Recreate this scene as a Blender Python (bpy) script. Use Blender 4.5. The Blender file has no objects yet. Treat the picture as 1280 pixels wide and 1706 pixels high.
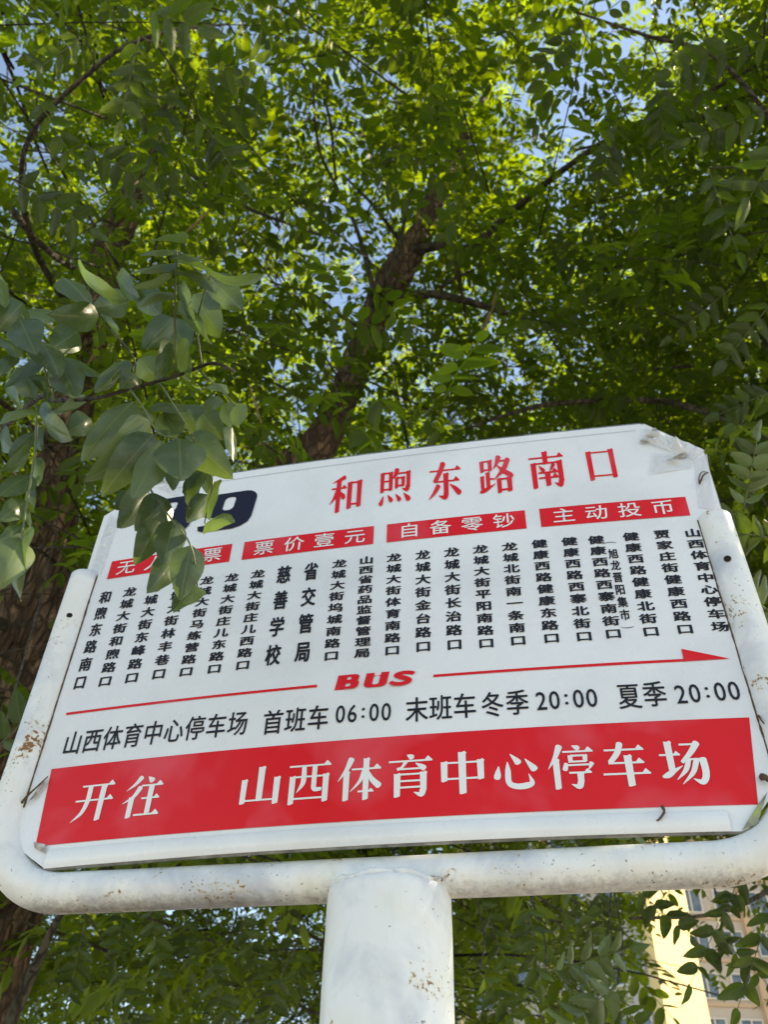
import bpy, math, random
import numpy as np
from mathutils import Vector, Matrix, noise
random.seed(7); rng = np.random.default_rng(11)
sc = bpy.context.scene
col = sc.collection

# ------------------------------------------------------------------ camera, world, sun, exposure
F = 1480.0                       # focal length in pixels of the 1280x1706 photograph
Z0 = 2.05                        # height of the top edge of the red band
R3 = np.array([[0.98042819, 0.11380475, 0.16065194], [0.19542677, -0.66142419, -0.72410387], [0.02385262, 0.74132754, -0.67071942]])
CAM = np.array([0.15045959, -0.68487033, Z0 - 0.36291307])
cd = bpy.data.cameras.new('camera'); cam = bpy.data.objects.new('camera', cd); col.objects.link(cam)
M = Matrix.Identity(4)
for i in range(3):
    for j in range(3): M[i][j] = R3[i, j]
    M[i][3] = CAM[i]
cam.matrix_world = M
cd.sensor_fit = 'VERTICAL'; cd.sensor_height = 36; cd.lens = F/1706*36
cd.clip_start = 0.02; cd.clip_end = 2000
cd.dof.use_dof = True; cd.dof.focus_distance = 0.78; cd.dof.aperture_fstop = 14.0
sc.camera = cam
SUN = Vector((0.66, 0.30, 0.69)).normalized()
w = bpy.data.worlds.new('World'); sc.world = w; w.use_nodes = True
nt = w.node_tree; bg = nt.nodes['Background']
sky = nt.nodes.new('ShaderNodeTexSky'); sky.sky_type = 'NISHITA'; sky.sun_disc = False
sky.sun_elevation = math.asin(SUN.z); sky.sun_rotation = math.atan2(SUN.x, SUN.y)
sky.air_density = 1.0; sky.dust_density = 0.2
nt.links.new(sky.outputs[0], bg.inputs[0]); bg.inputs[1].default_value = 0.11
sd = bpy.data.lights.new('sun', 'SUN'); so = bpy.data.objects.new('sun', sd); col.objects.link(so)
sd.energy = 5.0; sd.angle = math.radians(0.5); sd.color = (1, .90, .74)
so.rotation_euler = SUN.to_track_quat('Z', 'Y').to_euler(); so.location = (6, 1, 12)
sc.view_settings.view_transform = 'Standard'; sc.view_settings.look = 'None'
sc.view_settings.exposure = 1.68; sc.view_settings.gamma = 1
sc.view_settings.use_white_balance = True; sc.view_settings.white_balance_temperature = 7900; sc.view_settings.white_balance_tint = 8
sc.cycles.max_bounces = 8; sc.cycles.diffuse_bounces = 4; sc.cycles.transmission_bounces = 6; sc.cycles.transparent_max_bounces = 8

# ------------------------------------------------------------------ helpers
def tag(o, label=None, cat=None, group=None, kind=None):
    for k, v in (('label', label), ('category', cat), ('group', group), ('kind', kind)):
        if v: o[k] = v
    return o
def link(name, me, parent=None, mat=None, loc=None):
    o = bpy.data.objects.new(name, me); col.objects.link(o)
    if mat is not None and me is not None and not me.materials: me.materials.append(mat)
    if parent is not None: o.parent = parent
    if loc is not None: o.location = loc
    return o
def pymesh(name, V, Fc, smooth=False, uv=None):
    me = bpy.data.meshes.new(name); me.from_pydata([tuple(map(float, v)) for v in V], [], [tuple(map(int, f)) for f in Fc])
    if smooth: me.polygons.foreach_set('use_smooth', [True]*len(me.polygons))
    if uv is not None:
        l = me.uv_layers.new(name='UVMap'); idx = np.zeros(len(me.loops), np.int32); me.loops.foreach_get('vertex_index', idx)
        l.data.foreach_set('uv', np.asarray(uv, np.float32)[idx].ravel())
    me.update(); return me
def npmesh(name, V, Fq, attr=None, smooth=False):       # all faces with the same vertex count
    me = bpy.data.meshes.new(name); n, k = Fq.shape
    me.vertices.add(len(V)); me.vertices.foreach_set('co', V.astype(np.float32).ravel())
    me.loops.add(n*k); me.loops.foreach_set('vertex_index', Fq.astype(np.int32).ravel())
    me.polygons.add(n); me.polygons.foreach_set('loop_start', np.arange(0, n*k, k, dtype=np.int32))
    if smooth: me.polygons.foreach_set('use_smooth', np.ones(n, bool))
    if attr is not None:
        a = me.attributes.new('tone', 'FLOAT', 'POINT'); a.data.foreach_set('value', attr.astype(np.float32))
    me.update(calc_edges=True); return me
def P(x, y, d):                                          # a point seen at photo pixel x,y at view depth d
    return CAM + R3 @ np.array([(x-640)/F*d, -(y-853)/F*d, -d])
def proj(V):
    q = (V-CAM) @ R3
    d = -q[:, 2]; return 640+q[:, 0]/np.maximum(d, 1e-3)*F, 853-q[:, 1]/np.maximum(d, 1e-3)*F, d
W = .64; B0 = .01425; B1 = -.0051
def surf(u, v):                                          # the bowed face of the board
    s = np.clip(v, -.2, .5); return -(B0+B1*s/.3)*np.maximum(0, 1-(2*u/W)**2)
def uv_of(x, y):                                         # photo pixel -> position on the board
    d = R3 @ np.array([(x-640)/F, -(y-853)/F, -1.]); yy = 0.
    for _ in range(20):
        t = (yy-CAM[1])/d[1]; p = CAM+t*d; yy = surf(p[0], p[2]-Z0)
    return np.array([p[0], p[2]-Z0])
def on_board(UV, off):
    UV = np.asarray(UV, float); return np.stack([UV[:, 0], surf(UV[:, 0], UV[:, 1])-off, UV[:, 1]+Z0], 1)

# ------------------------------------------------------------------ materials
def mat(name):
    m = bpy.data.materials.new(name); m.use_nodes = True
    return m, m.node_tree, m.node_tree.nodes['Principled BSDF']
def N(nt, t, **kw):
    n = nt.nodes.new(t)
    for k, v in kw.items():
        if k.startswith('i_'):
            key = k[2:]; n.inputs[int(key) if key.isdigit() else key.replace('_', ' ')].default_value = v
        else: setattr(n, k, v)
    return n
def ramp(nt, src, stops):
    r = N(nt, 'ShaderNodeValToRGB'); e = r.color_ramp.elements
    while len(e) < len(stops): e.new(0.5)
    for i, (p, c) in enumerate(stops):
        e[i].position = p; e[i].color = (*c, 1) if hasattr(c, '__len__') else (c, c, c, 1)
    nt.links.new(src, r.inputs[0]); return r
def mix(nt, fac, a, b, mode='MIX'):
    m = N(nt, 'ShaderNodeMix', data_type='RGBA', blend_type=mode)
    for i, v in ((0, fac), (6, a), (7, b)):
        if hasattr(v, 'is_linked') or hasattr(v, 'links'): nt.links.new(v, m.inputs[i])
        elif i == 0: m.inputs[0].default_value = v
        else: m.inputs[i].default_value = (*v, 1)
    return m.outputs[2]
def obj_coord(nt, scale=(1, 1, 1)):
    tc = N(nt, 'ShaderNodeTexCoord'); mp = N(nt, 'ShaderNodeMapping'); mp.inputs['Scale'].default_value = scale
    nt.links.new(tc.outputs['Object'], mp.inputs[0]); return mp.outputs[0]
def noise_n(nt, vec, scale, detail=4, rough=.55, dist=0):
    n = N(nt, 'ShaderNodeTexNoise'); n.inputs['Scale'].default_value = scale; n.inputs['Detail'].default_value = detail
    n.inputs['Roughness'].default_value = rough; n.inputs['Distortion'].default_value = dist
    nt.links.new(vec, n.inputs['Vector']); return n.outputs['Fac']
def bump(nt, b, h, dist, strength=1.0):
    n = N(nt, 'ShaderNodeBump'); n.inputs['Distance'].default_value = dist; n.inputs['Strength'].default_value = strength
    nt.links.new(h, n.inputs['Height']); nt.links.new(n.outputs[0], b.inputs['Normal'])

def film_mat(name, base, fade=None, famt=0., rough=.20, dirt=.25, coat=.25, spec=.5):
    m, nt, b = mat(name); v = obj_coord(nt)
    c = mix(nt, ramp(nt, noise_n(nt, v, 7, 6, .6, .4), [(.42, 0), (.7, dirt)]).outputs[0], base, tuple(x*.72+.03 for x in base))
    if fade:
        f = ramp(nt, noise_n(nt, v, 13, 3, .5, .35), [(.50, 0), (.72, famt)]).outputs[0]
        c = mix(nt, f, c, fade)
    sp = ramp(nt, noise_n(nt, v, 420, 2, .5), [(.76, 0), (.80, .5)]).outputs[0]
    c = mix(nt, sp, c, (.16, .13, .10))
    nt.links.new(c, b.inputs['Base Color'])
    r = ramp(nt, noise_n(nt, v, 26, 5, .6), [(.3, rough), (.8, rough+.22)]); nt.links.new(r.outputs[0], b.inputs['Roughness'])
    b.inputs['Specular IOR Level'].default_value = spec; b.inputs['Coat Weight'].default_value = coat; b.inputs['Coat Roughness'].default_value = .12
    bump(nt, b, noise_n(nt, obj_coord(nt, (1, 1, .7)), 30, 6, .6), .0010, .45)
    return m
m_board = film_mat('white_board_film', (.76, .78, .80), dirt=.6)
m_red = film_mat('red_vinyl', (.72, .006, .012), fade=(.74, .12, .16), famt=.5, dirt=.12, coat=.0, rough=.30, spec=.28)
m_navy = film_mat('navy_ink', (.006, .006, .022), dirt=.1, rough=.36, coat=0, spec=.3)
m_black = film_mat('black_ink', (.008, .009, .016), dirt=.1, rough=.36, coat=0, spec=.3)
m_wlet = film_mat('white_vinyl_lettering', (.80, .81, .80), dirt=.2)
def sheet_back():
    m, nt, b = mat('board_metal_edge'); v = obj_coord(nt)
    nt.links.new(ramp(nt, noise_n(nt, v, 60, 5), [(.3, (.10, .10, .09)), (.7, (.34, .34, .32))]).outputs[0], b.inputs['Base Color'])
    b.inputs['Roughness'].default_value = .6; return m
m_edge = sheet_back()
def glue_mat():
    m, nt, b = mat('brown_glue_film'); v = obj_coord(nt)
    nt.links.new(ramp(nt, noise_n(nt, v, 130, 4), [(.3, (.16, .12, .085)), (.5, (.36, .31, .27)), (.75, (.62, .60, .57))]).outputs[0], b.inputs['Base Color'])
    b.inputs['Roughness'].default_value = .35; return m
m_glue = glue_mat()
def clear_mat():
    m, nt, b = mat('clear_film'); b.inputs['Base Color'].default_value = (.80, .81, .83, 1)
    b.inputs['Roughness'].default_value = .12; b.inputs['Transmission Weight'].default_value = .25
    b.inputs['Alpha'].default_value = .6; b.inputs['Coat Weight'].default_value = .6; return m
m_clear = clear_mat()
def paint_mat(name, rust_amt):
    m, nt, b = mat(name); v = obj_coord(nt)
    base = ramp(nt, noise_n(nt, v, 12, 5, .6, .3), [(.34, (.52, .55, .60)), (.5, (.78, .79, .79)), (.7, (.76, .74, .66))]).outputs[0]
    # yellowing halo then rust flecks then dark pits
    big = noise_n(nt, v, 22, 3, .5, .6); fine = noise_n(nt, v, 260, 4, .65)
    add = N(nt, 'ShaderNodeMath', operation='MULTIPLY_ADD'); nt.links.new(big, add.inputs[0]); add.inputs[1].default_value = 1.1; nt.links.new(fine, add.inputs[2])
    sub = N(nt, 'ShaderNodeMath', operation='SUBTRACT'); nt.links.new(add.outputs[0], sub.inputs[0]); sub.inputs[1].default_value = .62-rust_amt
    halo = ramp(nt, sub.outputs[0], [(.56, 0), (.72, .8)]).outputs[0]
    c = mix(nt, halo, base, (.66, .56, .34))
    rust = ramp(nt, sub.outputs[0], [(.665, 0), (.70, 1)]).outputs[0]
    c = mix(nt, rust, c, (.24, .11, .035))
    pm = N(nt, 'ShaderNodeMath', operation='MULTIPLY_ADD'); nt.links.new(noise_n(nt, v, 18, 3, .6), pm.inputs[0]); pm.inputs[1].default_value = .5; nt.links.new(noise_n(nt, v, 300, 3, .6), pm.inputs[2])
    pit = ramp(nt, pm.outputs[0], [(.955, 0), (.98, .85)]).outputs[0]
    c = mix(nt, ramp(nt, noise_n(nt, obj_coord(nt, (1, 1, .15)), 30, 5, .6, .5), [(.5, 0), (.68, .35)]).outputs[0], c, (.50, .54, .60))
    c = mix(nt, pit, c, (.06, .045, .035))
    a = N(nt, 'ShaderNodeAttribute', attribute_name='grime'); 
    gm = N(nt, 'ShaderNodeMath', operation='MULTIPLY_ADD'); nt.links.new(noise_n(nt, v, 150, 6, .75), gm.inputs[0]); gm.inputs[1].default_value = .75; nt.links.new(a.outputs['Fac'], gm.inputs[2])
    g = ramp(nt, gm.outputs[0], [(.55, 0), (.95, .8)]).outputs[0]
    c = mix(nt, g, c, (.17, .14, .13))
    a2 = N(nt, 'ShaderNodeAttribute', attribute_name='ruststain')
    g2m = N(nt, 'ShaderNodeMath', operation='MULTIPLY_ADD'); nt.links.new(noise_n(nt, v, 90, 5, .7), g2m.inputs[0]); g2m.inputs[1].default_value = 1.2; nt.links.new(a2.outputs['Fac'], g2m.inputs[2])
    g2 = ramp(nt, g2m.outputs[0], [(1.0, 0), (1.35, .8)]).outputs[0]
    c = mix(nt, g2, c, (.42, .20, .07))
    nt.links.new(c, b.inputs['Base Color'])
    nt.links.new(ramp(nt, noise_n(nt, v, 50, 4), [(.3, .3), (.7, .5)]).outputs[0], b.inputs['Roughness'])
    h = N(nt, 'ShaderNodeMath', operation='SUBTRACT'); nt.links.new(noise_n(nt, v, 70, 6, .6), h.inputs[0]); nt.links.new(rust, h.inputs[1])
    bump(nt, b, h.outputs[0], .0022, .5); return m
m_pipe = paint_mat('white_pipe_paint', .0); m_post = paint_mat('white_post_paint', -.06)
def plain(name, c, r=.6):
    m, nt, b = mat(name); v = obj_coord(nt)
    nt.links.new(mix(nt, noise_n(nt, v, 30, 4), tuple(x*.7 for x in c), c), b.inputs['Base Color']); b.inputs['Roughness'].default_value = r; return m
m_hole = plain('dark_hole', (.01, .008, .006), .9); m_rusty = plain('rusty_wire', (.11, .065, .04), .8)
def leaf_mat(name, lo, hi, trans, gloss=.38, veins=False, tw=.5):
    m, nt, b = mat(name)
    a = N(nt, 'ShaderNodeAttribute', attribute_name='tone')
    oi = N(nt, 'ShaderNodeObjectInfo')
    s = N(nt, 'ShaderNodeMath', operation='ADD'); nt.links.new(a.outputs['Fac'], s.inputs[0])
    if veins: nt.links.new(oi.outputs['Random'], s.inputs[1])
    else: s.inputs[1].default_value = 0
    c = mix(nt, s.outputs[0], lo, hi)
    v = obj_coord(nt)
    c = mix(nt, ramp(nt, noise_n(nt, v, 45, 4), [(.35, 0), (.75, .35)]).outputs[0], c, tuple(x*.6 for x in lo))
    if veins:
        uv = N(nt, 'ShaderNodeTexCoord'); sx = N(nt, 'ShaderNodeSeparateXYZ'); nt.links.new(uv.outputs['UV'], sx.inputs[0])
        ab = N(nt, 'ShaderNodeMath', operation='ABSOLUTE'); nt.links.new(sx.outputs[0], ab.inputs[0])
        mid = ramp(nt, ab.outputs[0], [(.006, .45), (.026, 0)]).outputs[0]
        k = N(nt, 'ShaderNodeMath', operation='MULTIPLY_ADD'); nt.links.new(ab.outputs[0], k.inputs[0]); k.inputs[1].default_value = -.32; nt.links.new(sx.outputs[1], k.inputs[2])
        k2 = N(nt, 'ShaderNodeMath', operation='MULTIPLY'); nt.links.new(k.outputs[0], k2.inputs[0]); k2.inputs[1].default_value = 9
        fr = N(nt, 'ShaderNodeMath', operation='PINGPONG'); nt.links.new(k2.outputs[0], fr.inputs[0]); fr.inputs[1].default_value = .5
        sv = ramp(nt, fr.outputs[0], [(.0, .18), (.08, 0)]).outputs[0]
        mx = N(nt, 'ShaderNodeMath', operation='MAXIMUM'); nt.links.new(mid, mx.inputs[0]); nt.links.new(sv, mx.inputs[1])
        c = mix(nt, mx.outputs[0], c, (.22, .27, .12))
        c = mix(nt, ramp(nt, noise_n(nt, v, 70, 5, .65), [(.5, 0), (.72, .3)]).outputs[0], c, (.24, .25, .20))
        bump(nt, b, mx.outputs[0], .0009, -.35)
    nt.links.new(c, b.inputs['Base Color']); b.inputs['Roughness'].default_value = gloss; b.inputs['Specular IOR Level'].default_value = .4
    t = N(nt, 'ShaderNodeBsdfTranslucent'); tcn = mix(nt, .0, trans, trans)
    tc2 = mix(nt, s.outputs[0], tuple(x*.62 for x in trans), trans); nt.links.new(tc2, t.inputs[0])
    ms = N(nt, 'ShaderNodeMixShader'); ms.inputs[0].default_value = tw
    nt.links.new(b.outputs[0], ms.inputs[1]); nt.links.new(t.outputs[0], ms.inputs[2])
    nt.links.new(ms.outputs[0], nt.nodes['Material Output'].inputs[0]); return m
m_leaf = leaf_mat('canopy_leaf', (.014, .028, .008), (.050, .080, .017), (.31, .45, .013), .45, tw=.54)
m_leafshade = leaf_mat('shaded_canopy_leaf', (.010, .020, .007), (.032, .050, .014), (.11, .17, .010), .45, tw=.45)  # canopy leaf copy with the back tree's shade put into darker colours
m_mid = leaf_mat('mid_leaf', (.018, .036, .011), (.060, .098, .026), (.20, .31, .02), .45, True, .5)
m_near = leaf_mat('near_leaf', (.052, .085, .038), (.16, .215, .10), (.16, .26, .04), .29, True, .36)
def bark_mat(name, a, bcol):
    m, nt, b = mat(name); v = obj_coord(nt, (1, 1, .23)); v2 = obj_coord(nt)
    n1 = noise_n(nt, v, 26, 6, .65, .8); 
    c = ramp(nt, n1, [(.33, tuple(x*.35 for x in a)), (.5, a), (.68, bcol)]).outputs[0]
    vo = N(nt, 'ShaderNodeTexVoronoi', feature='DISTANCE_TO_EDGE'); vo.inputs['Scale'].default_value = 27
    dm = N(nt, 'ShaderNodeVectorMath', operation='MULTIPLY_ADD'); tn = N(nt, 'ShaderNodeTexNoise'); tn.inputs['Scale'].default_value = 14; nt.links.new(v, tn.inputs['Vector'])
    nt.links.new(tn.outputs['Color'], dm.inputs[0]); dm.inputs[1].default_value = (.12, .12, .12); nt.links.new(v, dm.inputs[2]); nt.links.new(dm.outputs[0], vo.inputs['Vector'])
    crack = ramp(nt, vo.outputs['Distance'], [(.0, 0), (.14, 1)]).outputs[0]
    c = mix(nt, crack, tuple(x*.42 for x in a), c)
    c = mix(nt, ramp(nt, noise_n(nt, v2, 5, 3), [(.45, 0), (.7, .5)]).outputs[0], c, tuple(x*.55 for x in a))
    hs = N(nt, 'ShaderNodeMath', operation='MULTIPLY_ADD'); nt.links.new(crack, hs.inputs[0]); hs.inputs[1].default_value = .45; nt.links.new(n1, hs.inputs[2])
    nt.links.new(c, b.inputs['Base Color']); b.inputs['Roughness'].default_value = .9
    bump(nt, b, hs.outputs[0], .02, 1.0); return m
m_bark = bark_mat('furrowed_bark', (.12, .075, .05), (.38, .25, .165))
m_twig = bark_mat('dark_twig_bark', (.085, .07, .05), (.15, .12, .085))
m_green = plain('green_twig', (.12, .15, .06), .55); m_dead = plain('dead_twig', (.30, .20, .11), .8)

# ------------------------------------------------------------------ ground
def ground_mat():
    m, nt, b = mat('pavement'); v = obj_coord(nt)
    br = N(nt, 'ShaderNodeTexBrick'); nt.links.new(v, br.inputs[0]); br.inputs['Scale'].default_value = 4
    br.inputs['Color1'].default_value = (.17, .165, .155, 1); br.inputs['Color2'].default_value = (.21, .20, .185, 1); br.inputs['Mortar'].default_value = (.07, .065, .06, 1); br.inputs['Mortar Size'].default_value = .012
    nt.links.new(br.outputs[0], b.inputs['Base Color']); b.inputs['Roughness'].default_value = .85; return m
g = 500
tag(link('ground', pymesh('ground', [(-g, -g, 0), (g, -g, 0), (g, g, 0), (-g, g, 0)], [(0, 1, 2, 3)]), mat=ground_mat()), kind='structure')

# ------------------------------------------------------------------ tower blocks behind the trees
def boxes(name, bs):
    V = []; Fc = []
    for (x0, x1, y0, y1, z0, z1) in bs:
        n = len(V); V += [(x0, y0, z0), (x1, y0, z0), (x1, y1, z0), (x0, y1, z0), (x0, y0, z1), (x1, y0, z1), (x1, y1, z1), (x0, y1, z1)]
        Fc += [(n, n+3, n+2, n+1), (n+4, n+5, n+6, n+7), (n, n+1, n+5, n+4), (n+1, n+2, n+6, n+5), (n+2, n+3, n+7, n+6), (n+3, n, n+4, n+7)]
    return pymesh(name, V, Fc)
def stucco(name, c):
    m, nt, b = mat(name); v = obj_coord(nt)
    cc = mix(nt, ramp(nt, noise_n(nt, v, .35, 6, .6), [(.35, 0), (.75, .4)]).outputs[0], c, tuple(x*.72 for x in c))
    nt.links.new(cc, b.inputs['Base Color']); b.inputs['Roughness'].default_value = .85; bump(nt, b, noise_n(nt, v, 12, 4), .02, .3); return m
m_cream = stucco('cream_stucco', (.68, .53, .24)); m_grey = stucco('grey_beige_panel', (.40, .37, .34)); m_white = stucco('window_frame_white', (.55, .55, .54))
m_tan = stucco('tan_stucco', (.46, .34, .24))
mg, ng, bgl = mat('window_glass'); bgl.inputs['Base Color'].default_value = (.05, .08, .12, 1); bgl.inputs['Roughness'].default_value = .08
ng.links.new(ramp(ng, noise_n(ng, obj_coord(ng), .8, 2), [(.3, (.03, .05, .08)), (.7, (.14, .19, .25))]).outputs[0], bgl.inputs['Base Color'])
def tower(center, rot, wx, wy, h, nx, ny, floors, mwall, mpier, label, pitch=3.0, skip=None):
    t = bpy.data.objects.new('apartment_building', None); col.objects.link(t); t.location = (*center, 0); t.rotation_euler = (0, 0, rot)
    tag(t, label, 'building')
    link('wall', boxes('wall', [(-wx/2, wx/2, -wy/2, wy/2, 0, h)]), t, mwall)
    link('parapet', boxes('parapet', [(-wx/2-.3, wx/2+.3, -wy/2-.3, wy/2+.3, h, h+.9)]), t, m_white)
    link('roof_hut', boxes('roof_hut', [(-wx/5, wx/5, -wy/5, wy/5, h+.9, h+4)]), t, mwall)
    if not nx: link('side_wall', boxes('side_wall', [(-wx/2-.03, -wx/2, -wy/2, wy/2, 0, h)]), t, m_grey)
    ww, wh = 1.7, 1.8
    frame = boxes('window_frame', [(-ww/2, ww/2, -.14, .02, 0, .10), (-ww/2, ww/2, -.14, .02, wh-.1, wh), (-ww/2, -ww/2+.1, -.14, .02, .1, wh-.1), (ww/2-.1, ww/2, -.14, .02, .1, wh-.1), (-.05, .05, -.12, .02, .1, wh-.1)])
    frame.materials.append(m_white)
    pane = boxes('pane', [(-ww/2+.1, ww/2-.1, -.05, -.02, .1, wh-.1)]); pane.materials.append(mg)
    cnt = 0
    for (side, n, L, D) in (('front', nx, wx, wy), ('left', ny, wy, wx)):
        for f in range(floors):
            for i in range(n):
                if cnt >= 280: break
                u = -L/2+(i+.5)*L/max(n, 1); z = 1.0+f*pitch+.3
                if z+wh > h-.3: continue
                o = link('window', frame, t); p = link('pane', pane, o); cnt += 1
                if side == 'front': o.location = (u, -D/2, z)
                else: o.location = (-D/2, -u, z); o.rotation_euler = (0, 0, -math.pi/2)
        pb = [(-L/2+k*L/n-.25, -L/2+k*L/n+.25, -D/2-.35, -D/2+.01, 0, h-.01) for k in range(0, n+1, 2)] if n else []
        for q in pb:
            if side == 'front': link('pier', boxes('pier', [q]), t, mpier)
            else:
                o = link('pier', boxes('pier', [q]), t, mpier); o.rotation_euler = (0, 0, -math.pi/2)
    for f in range(0, floors, 1):
        z = f*pitch+.85
        if nx: link('floor_band', boxes('floor_band', [(-wx/2-.12, wx/2+.12, -wy/2-.12, wy/2+.12, z, z+.22)]), t, mpier)
    return t
def ground_xy(x, y, dist):                               # where a far thing stands, from its direction and distance
    d = R3 @ np.array([(x-640)/F, -(y-853)/F, -1.]); h = math.hypot(d[0], d[1]); return CAM[0]+d[0]/h*dist, CAM[1]+d[1]/h*dist
cx_, cy_ = ground_xy(1092, 1600, 46); ra = math.radians(60)
tower((cx_+2.4*math.cos(ra)-5.5*math.sin(ra), cy_+2.4*math.sin(ra)+5.5*math.cos(ra)), ra, 4.8, 11, 47, 0, 4, 15, m_cream, m_cream, 'sunlit cream tower block seen through the leaves, yellow end face below the sign')
tower(ground_xy(1330, 1600, 86), math.radians(14), 24, 14, 62, 9, 5, 19, m_grey, m_tan, 'grey beige tower block with rows of bluish windows at the right edge')

# ------------------------------------------------------------------ the bus stop sign
sign = bpy.data.objects.new('bus_stop_sign', None); col.objects.link(sign); sign.location = (.0116, .004, 0)
tag(sign, 'white bus stop sign with red lettering, framed by a white pipe on a thick post', 'bus stop sign')
sloc = Vector(sign.location)
def spart(name, me, m, parent=None):
    o = link(name, me, parent or sign, m)
    if parent is None: o.location = -sloc
    return o
def tube_mesh(name, pts, rad, seg=16, cap=True, attrs=None, wob=0):
    pts = [Vector(p) for p in pts]; n = len(pts); V = []; Fc = []
    rad = [rad]*n if not hasattr(rad, '__len__') else rad
    t0 = (pts[1]-pts[0]).normalized(); up = Vector((0, -1, 0)) if abs(t0.y) < .9 else Vector((1, 0, 0))
    nrm = (up-t0*up.dot(t0)).normalized()
    for i in range(n):
        t = (pts[min(i+1, n-1)]-pts[max(i-1, 0)]).normalized(); nrm = (nrm-t*nrm.dot(t)).normalized(); bn = t.cross(nrm)
        for k in range(seg):
            a = 2*math.pi*k/seg; d = nrm*math.cos(a)+bn*math.sin(a); r = rad[i]
            if wob: r *= 1+wob*(.7*noise.noise((pts[i]+d*rad[i])*6)+(.6 if seg < 40 else 1.0)*(.35-2*abs(noise.noise(Vector(((pts[i]+d*rad[i]).x*34, (pts[i]+d*rad[i]).y*34, pts[i].z*8))))))
            V.append(pts[i]+d*r)
    for i in range(n-1):
        for k in range(seg): Fc.append((i*seg+k, i*seg+(k+1) % seg, (i+1)*seg+(k+1) % seg, (i+1)*seg+k))
    if cap: Fc.append(tuple(range(seg))[::-1]); Fc.append(tuple((n-1)*seg+k for k in range(seg)))
    return V, Fc
def catmull(pts, k=6):
    pts = [np.asarray(p, float) for p in pts]; Q = [2*pts[0]-pts[1]]+pts+[2*pts[-1]-pts[-2]]; out = []
    for i in range(1, len(Q)-2):
        for j in range(k):
            t = j/k; a, b, c, d = Q[i-1:i+3]
            out.append(.5*((2*b)+(-a+c)*t+(2*a-5*b+4*c-d)*t*t+(-a+3*b-3*c+d)*t**3))
    out.append(pts[-1]); return out
def set_attr(me, name, vals):
    a = me.attributes.new(name, 'FLOAT', 'POINT'); a.data.foreach_set('value', np.asarray(vals, np.float32))
# pipe
xl, xr, zb, rc, rp = -.3375, .3275, Z0-.110, .072, .0162
path = []; rads = []
zt_l, zt_r = Z0+.228, Z0+.214
for i in range(30): path.append((xl+.003*(1-i/29), .004, zt_l+(zb+rc-zt_l)*i/29))
for i in range(1, 17):
    a = math.pi+math.pi/2*i/16; path.append((xl+rc+rc*math.cos(a), .004, zb+rc+rc*math.sin(a)))
for i in range(1, 50): path.append((xl+rc+(xr-xl-2*rc)*i/50, .004, zb-.002*i/50))
for i in range(0, 17):
    a = -math.pi/2+math.pi/2*i/16; path.append((xr-rc+rc*math.cos(a), .004, zb-.002+rc+rc*math.sin(a)))
for i in range(1, 30): path.append((xr-.003*i/29, .004, zb+rc+(zt_r-zb-rc)*i/29))
path = [(path[0][0], .004, path[0][2]+.0025), (path[0][0], .004, path[0][2]+.002)]+path+[(path[-1][0], .004, path[-1][2]+.002), (path[-1][0], .004, path[-1][2]+.0025)]
rads = [rp*.70, rp*.90]+[rp]*(len(path)-4)+[rp*.90, rp*.70]
V, Fc = tube_mesh('pipe', path, rads, 40)
V = [v*1 for v in V]
for v in V:
    q = noise.noise(v*18)*.0005+noise.noise(v*60)*.00018; v.y += q
me = pymesh('pipe_frame', V, Fc, True)
gr = []; rs = []
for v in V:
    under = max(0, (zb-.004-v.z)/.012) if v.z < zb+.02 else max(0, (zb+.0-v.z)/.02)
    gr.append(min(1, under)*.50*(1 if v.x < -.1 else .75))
    s = 0
    if v.z > Z0-.03 and abs(v.x+.3225) < .008 and v.y < .004: s = .75*(1-abs(v.x+.3225)/.008)
    if math.hypot(v.x+.038, (v.z-(zb-.006))*.6) < .010: s = max(s, 1.0*(1-math.hypot(v.x+.038, (v.z-(zb-.006))*.6)/.010)+.2)
    if math.hypot(v.x+.30, v.z-(Z0-.06)) < .03 and v.x > -.325: s = max(s, .35)
    rs.append(s)
set_attr(me, 'grime', gr); set_attr(me, 'ruststain', rs)
pipe = spart('pipe_frame', me, m_pipe)
def disc(name, c, r, m, parent, n=14, y=-.0004, jag=.15):
    V = [(c[0]+r*(1+jag*random.uniform(-1, 1))*math.cos(2*math.pi*k/n), c[1]+y-.00015*math.sin(k), c[2]+r*(1+jag*random.uniform(-1, 1))*math.sin(2*math.pi*k/n)) for k in range(n)]
    return link(name, pymesh(name, V, [tuple(range(n))[::-1]]), parent, m)
for q, (px, py) in enumerate(((116, 1024), (1213, 931))):
    d = R3 @ np.array([(px-640)/F, -(py-853)/F, -1.]); t = (-.0121-CAM[1])/d[1]; p = CAM+t*d
    cx = xl if q == 0 else xr-.002
    pt = Vector(p); ax = Vector((cx, .004, p[2])); dirv = (pt-ax).normalized(); pt = ax+dirv*(rp+.0003)
    side = Vector((0, 0, 1)); tx = dirv.cross(side).normalized()
    for (rr, mm, nm, eps) in ((.0034, m_rusty, 'rust_ring', .0002), (.0027, m_hole, 'screw_hole', .0007)):
        Vv = [pt+dirv*(eps)+tx*rr*math.cos(a)+side*rr*1.1*math.sin(a) for a in [2*math.pi*k/14 for k in range(14)]]
        link(nm, pymesh(nm, Vv, [tuple(range(14))]), pipe, mm)
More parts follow.
